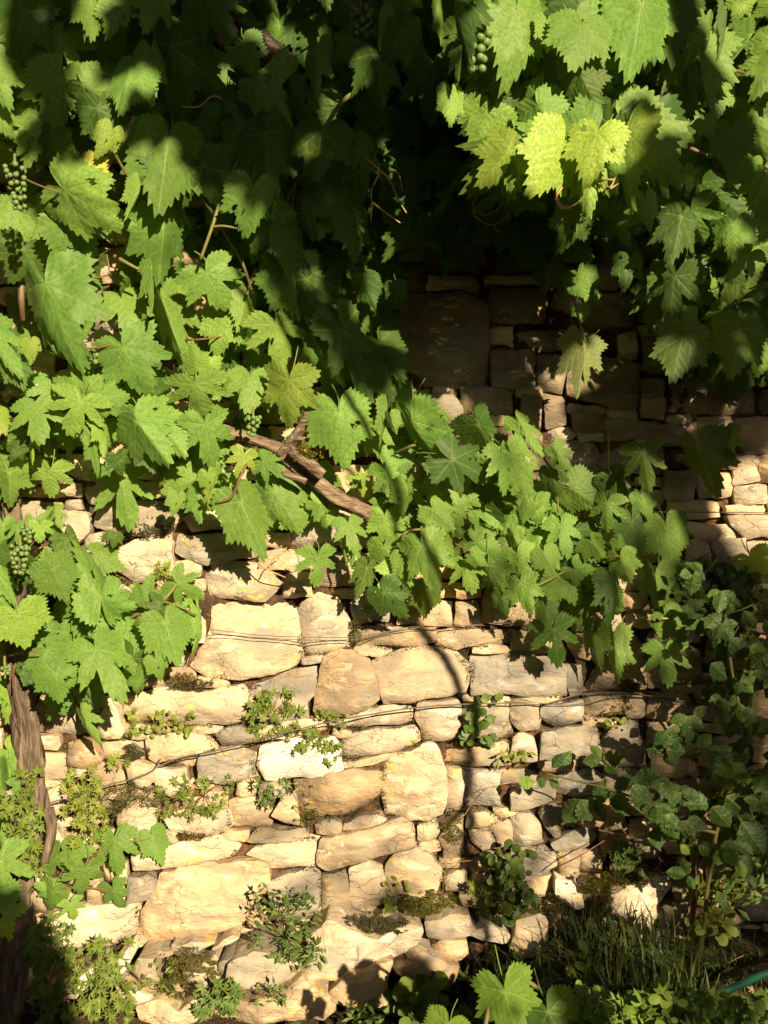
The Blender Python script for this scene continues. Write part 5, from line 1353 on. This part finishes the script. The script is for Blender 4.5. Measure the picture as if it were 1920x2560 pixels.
for poly in DM:
    xs = [p[0] for p in poly]; zs = [p[1] for p in poly]; area = (max(xs) - min(xs)) * (max(zs) - min(zs))
    for _ in range(int(area / .0007)):
        x, z = rs.uniform(min(xs), max(xs)), rs.uniform(min(zs), max(zs))
        if not inside(poly, x, z): continue
        if inside(OPEN1, x, z): continue
        if inside(OPEN, x, z) and noise.noise(Vector((x * 6.5, z * 6.5, 3))) > -.22: continue
        e = min(seg_dist(x, z, *a, *b) for a, b in zip(poly, poly[1:] + poly[:1]))
        r = max(.016, min(rs.uniform(.04, .062), e * 1.1))
        if any((x - a) ** 2 + (z - b) ** 2 < (h + r * .45) ** 2 for a, b, h in HM) or in_leaf(x, z, r): continue
        t = rs.uniform(3.7, 4.3); c = Vector((x + SX * t, -t, z + SZ * t)); nn = (sun_dir + Vector((rs.gauss(0, .3), rs.gauss(0, .3), rs.gauss(0, .3)))).normalized()
        a = nn.cross(Vector((0, 0, 1))).normalized(); b = nn.cross(a); ph = rs.uniform(0, 6); nc += 1
        V = [c + (a * math.cos(ph + k * 1.0472) + b * math.sin(ph + k * 1.0472)) * r * (1 if k % 2 else .62) for k in range(6)]; mb.add(V, [(0, 1, 2, 3, 4, 5)])
# loose foliage added farther off, only to dim the light
TH = [([(1600, 1420), (1800, 1400), (1990, 1460), (2200, 1560), (2200, 2120), (1860, 2140), (1700, 2120), (1600, 1990), (1540, 1900), (1620, 1750)], 1.4), ([(1140, 2330), (1250, 2240), (1480, 2270), (1700, 2260), (2200, 2290), (2200, 3300), (300, 3300), (420, 2760), (1030, 2600), (1060, 2430)], .6), ([(1430, 1760), (1620, 1700), (1700, 2100), (2100, 2080), (2100, 2260), (1700, 2230), (1440, 2170)], .3), ([(1270, 1560), (1340, 1480), (1660, 1400), (1700, 1950), (1500, 2100), (1290, 2060), (1260, 1700)], .26), ([(1000, 1040), (1200, 1080), (1660, 1300), (1700, 1500), (1200, 1500), (1000, 1300)], .25), ([(1100, 2060), (1500, 2100), (1750, 2060), (1700, 2330), (1200, 2330), (640, 2330), (700, 2240)], .4), ([(600, 1900), (1000, 2020), (1000, 2160), (560, 2130)], .12)]
for poly, cov in TH:
    pm = [pxM(*q) for q in poly]; xs = [p[0] for p in pm]; zs = [p[1] for p in pm]
    for _ in range(int((max(xs) - min(xs)) * (max(zs) - min(zs)) * cov / .0030)):
        x, z = rs.uniform(min(xs), max(xs)), rs.uniform(min(zs), max(zs))
        if not inside(pm, x, z): continue
        t = rs.uniform(9, 12); r = rs.uniform(.03, .06); c = Vector((x + SX * t, -t, z + SZ * t)); a = sun_dir.cross(Vector((0, 0, 1))).normalized(); b = sun_dir.cross(a); ph = rs.uniform(0, 6)
        mb.add([c + (a * math.cos(ph + k * 1.0472) + b * math.sin(ph + k * 1.0472)) * r * (1 if k % 2 else .62) for k in range(6)], [(0, 1, 2, 3, 4, 5)])
print('canopy leaves', nc)
tree = empty('shade_tree', (2.9, -4.1, -.05), 'leafy tree behind the photographer whose crown shades the wall', 'tree')
link('crown', mb.me('crown', M_HERB, False), tree, kind='stuff', color=(.07, .14, .03))
mb = MB(); mb.tube(spline([(2.9, -4.1, -.1), (2.85, -4.15, 1.2), (2.7, -4.1, 2.4), (2.3, -4.0, 3.6), (1.6, -3.9, 4.4)], 8), [.12 - .002 * i for i in range(33)], 14, .15)
link('trunk', mb.me('trunk', M_BARK), tree)  # trunk added to carry the shadow leaves
# the bent iron post of the pergola; its shadow runs down the sunny stones
def post_path(pts, t): return [Vector((m[0] + SX * t, -t, m[1] + SZ * t)) for m in (pxM(x, y) for x, y in pts)]
pt = post_path([(1170, 3380), (1168, 2600), (1166, 2300), (1163, 2100), (1160, 1800), (1140, 1730), (1090, 1640), (1010, 1540), (960, 1400), (900, 1240), (780, 1090), (660, 940), (520, 800)], 2.4)
mb = MB(); m_ = spline(pt, 6); mb.tube(m_, [.015 if i < len(m_) * .62 else .010 for i in range(len(m_))], 10)
link('pergola_post', mb.me('pergola_post', M_RUST), label='bent iron pergola post standing beside the photographer', cat='post')

# added leaf screens around and overhead: they cut sky light, open towards the sun
def screen(n, f, seed):
    rs = random.Random(seed); mb = MB()
    for _ in range(n):
        c = f(rs)
        if c is None: continue
        a = Vector((rs.gauss(0, 1), rs.gauss(0, 1), rs.gauss(0, 1))).normalized(); b = a.cross(Vector((rs.gauss(0, 1), rs.gauss(0, 1), rs.gauss(0, 1)))).normalized(); r = rs.uniform(.16, .3)
        mb.add([c + (a * math.cos(k * 1.0472) + b * math.sin(k * 1.0472)) * r * (1 if k % 2 else .7) for k in range(6)], [(0, 1, 2, 3, 4, 5)])
    return mb.me('foliage', M_HERB, False)
def lit_path(c, m=.35):                              # does this spot stand in the beam that reaches the wall?
    t = -c.y; x, z = c.x - SX * t, c.z - SZ * t
    return -1.45 - m < x < 1.45 + m and -.5 - m < z < 3.3 + m
def back(rs):
    c = Vector((rs.uniform(-13, 17), rs.uniform(-11, -8.5), rs.uniform(-.3, 11)))
    return None if lit_path(c) or c.z > 8.5 + 2.5 * noise.noise(Vector((c.x * .3, 0, 0))) else c
def side(x0, x1):
    def f(rs):
        c = Vector((rs.uniform(x0, x1), rs.uniform(-9, -.2), rs.uniform(-.3, 7.5))); return None if lit_path(c) else c
    return f
def over(rs):
    c = Vector((rs.uniform(-4, 6.5), -rs.uniform(.35, 7.5), 0)); c.z = 3.3 + .47 * -c.y + rs.uniform(0, .35)
    return None if lit_path(c, .12) else c
hd = empty('hedge', (0, -9.5, -.3), 'tall leafy hedge behind the photographer with a gap for the evening sun', 'hedge'); link('foliage', screen(15000, back, 31), hd, kind='stuff', color=(.06, .11, .03))
hd = empty('hedge', (-5, -5, -.3), 'tall leafy hedge closing the garden at the left', 'hedge'); link('foliage', screen(5500, side(-5.6, -4.6), 32), hd, kind='stuff', color=(.06, .11, .03))
hd = empty('hedge', (8, -5, -.3), 'tall leafy hedge closing the garden at the right', 'hedge'); link('foliage', screen(5500, side(7.2, 8.4), 33), hd, kind='stuff', color=(.06, .11, .03))
pg = empty('pergola_vine', (0, -3, 3.3), 'vine roof spread over the pergola above the path', 'vine roof'); link('foliage', screen(11000, over, 34), pg, kind='stuff', color=(.07, .13, .03))
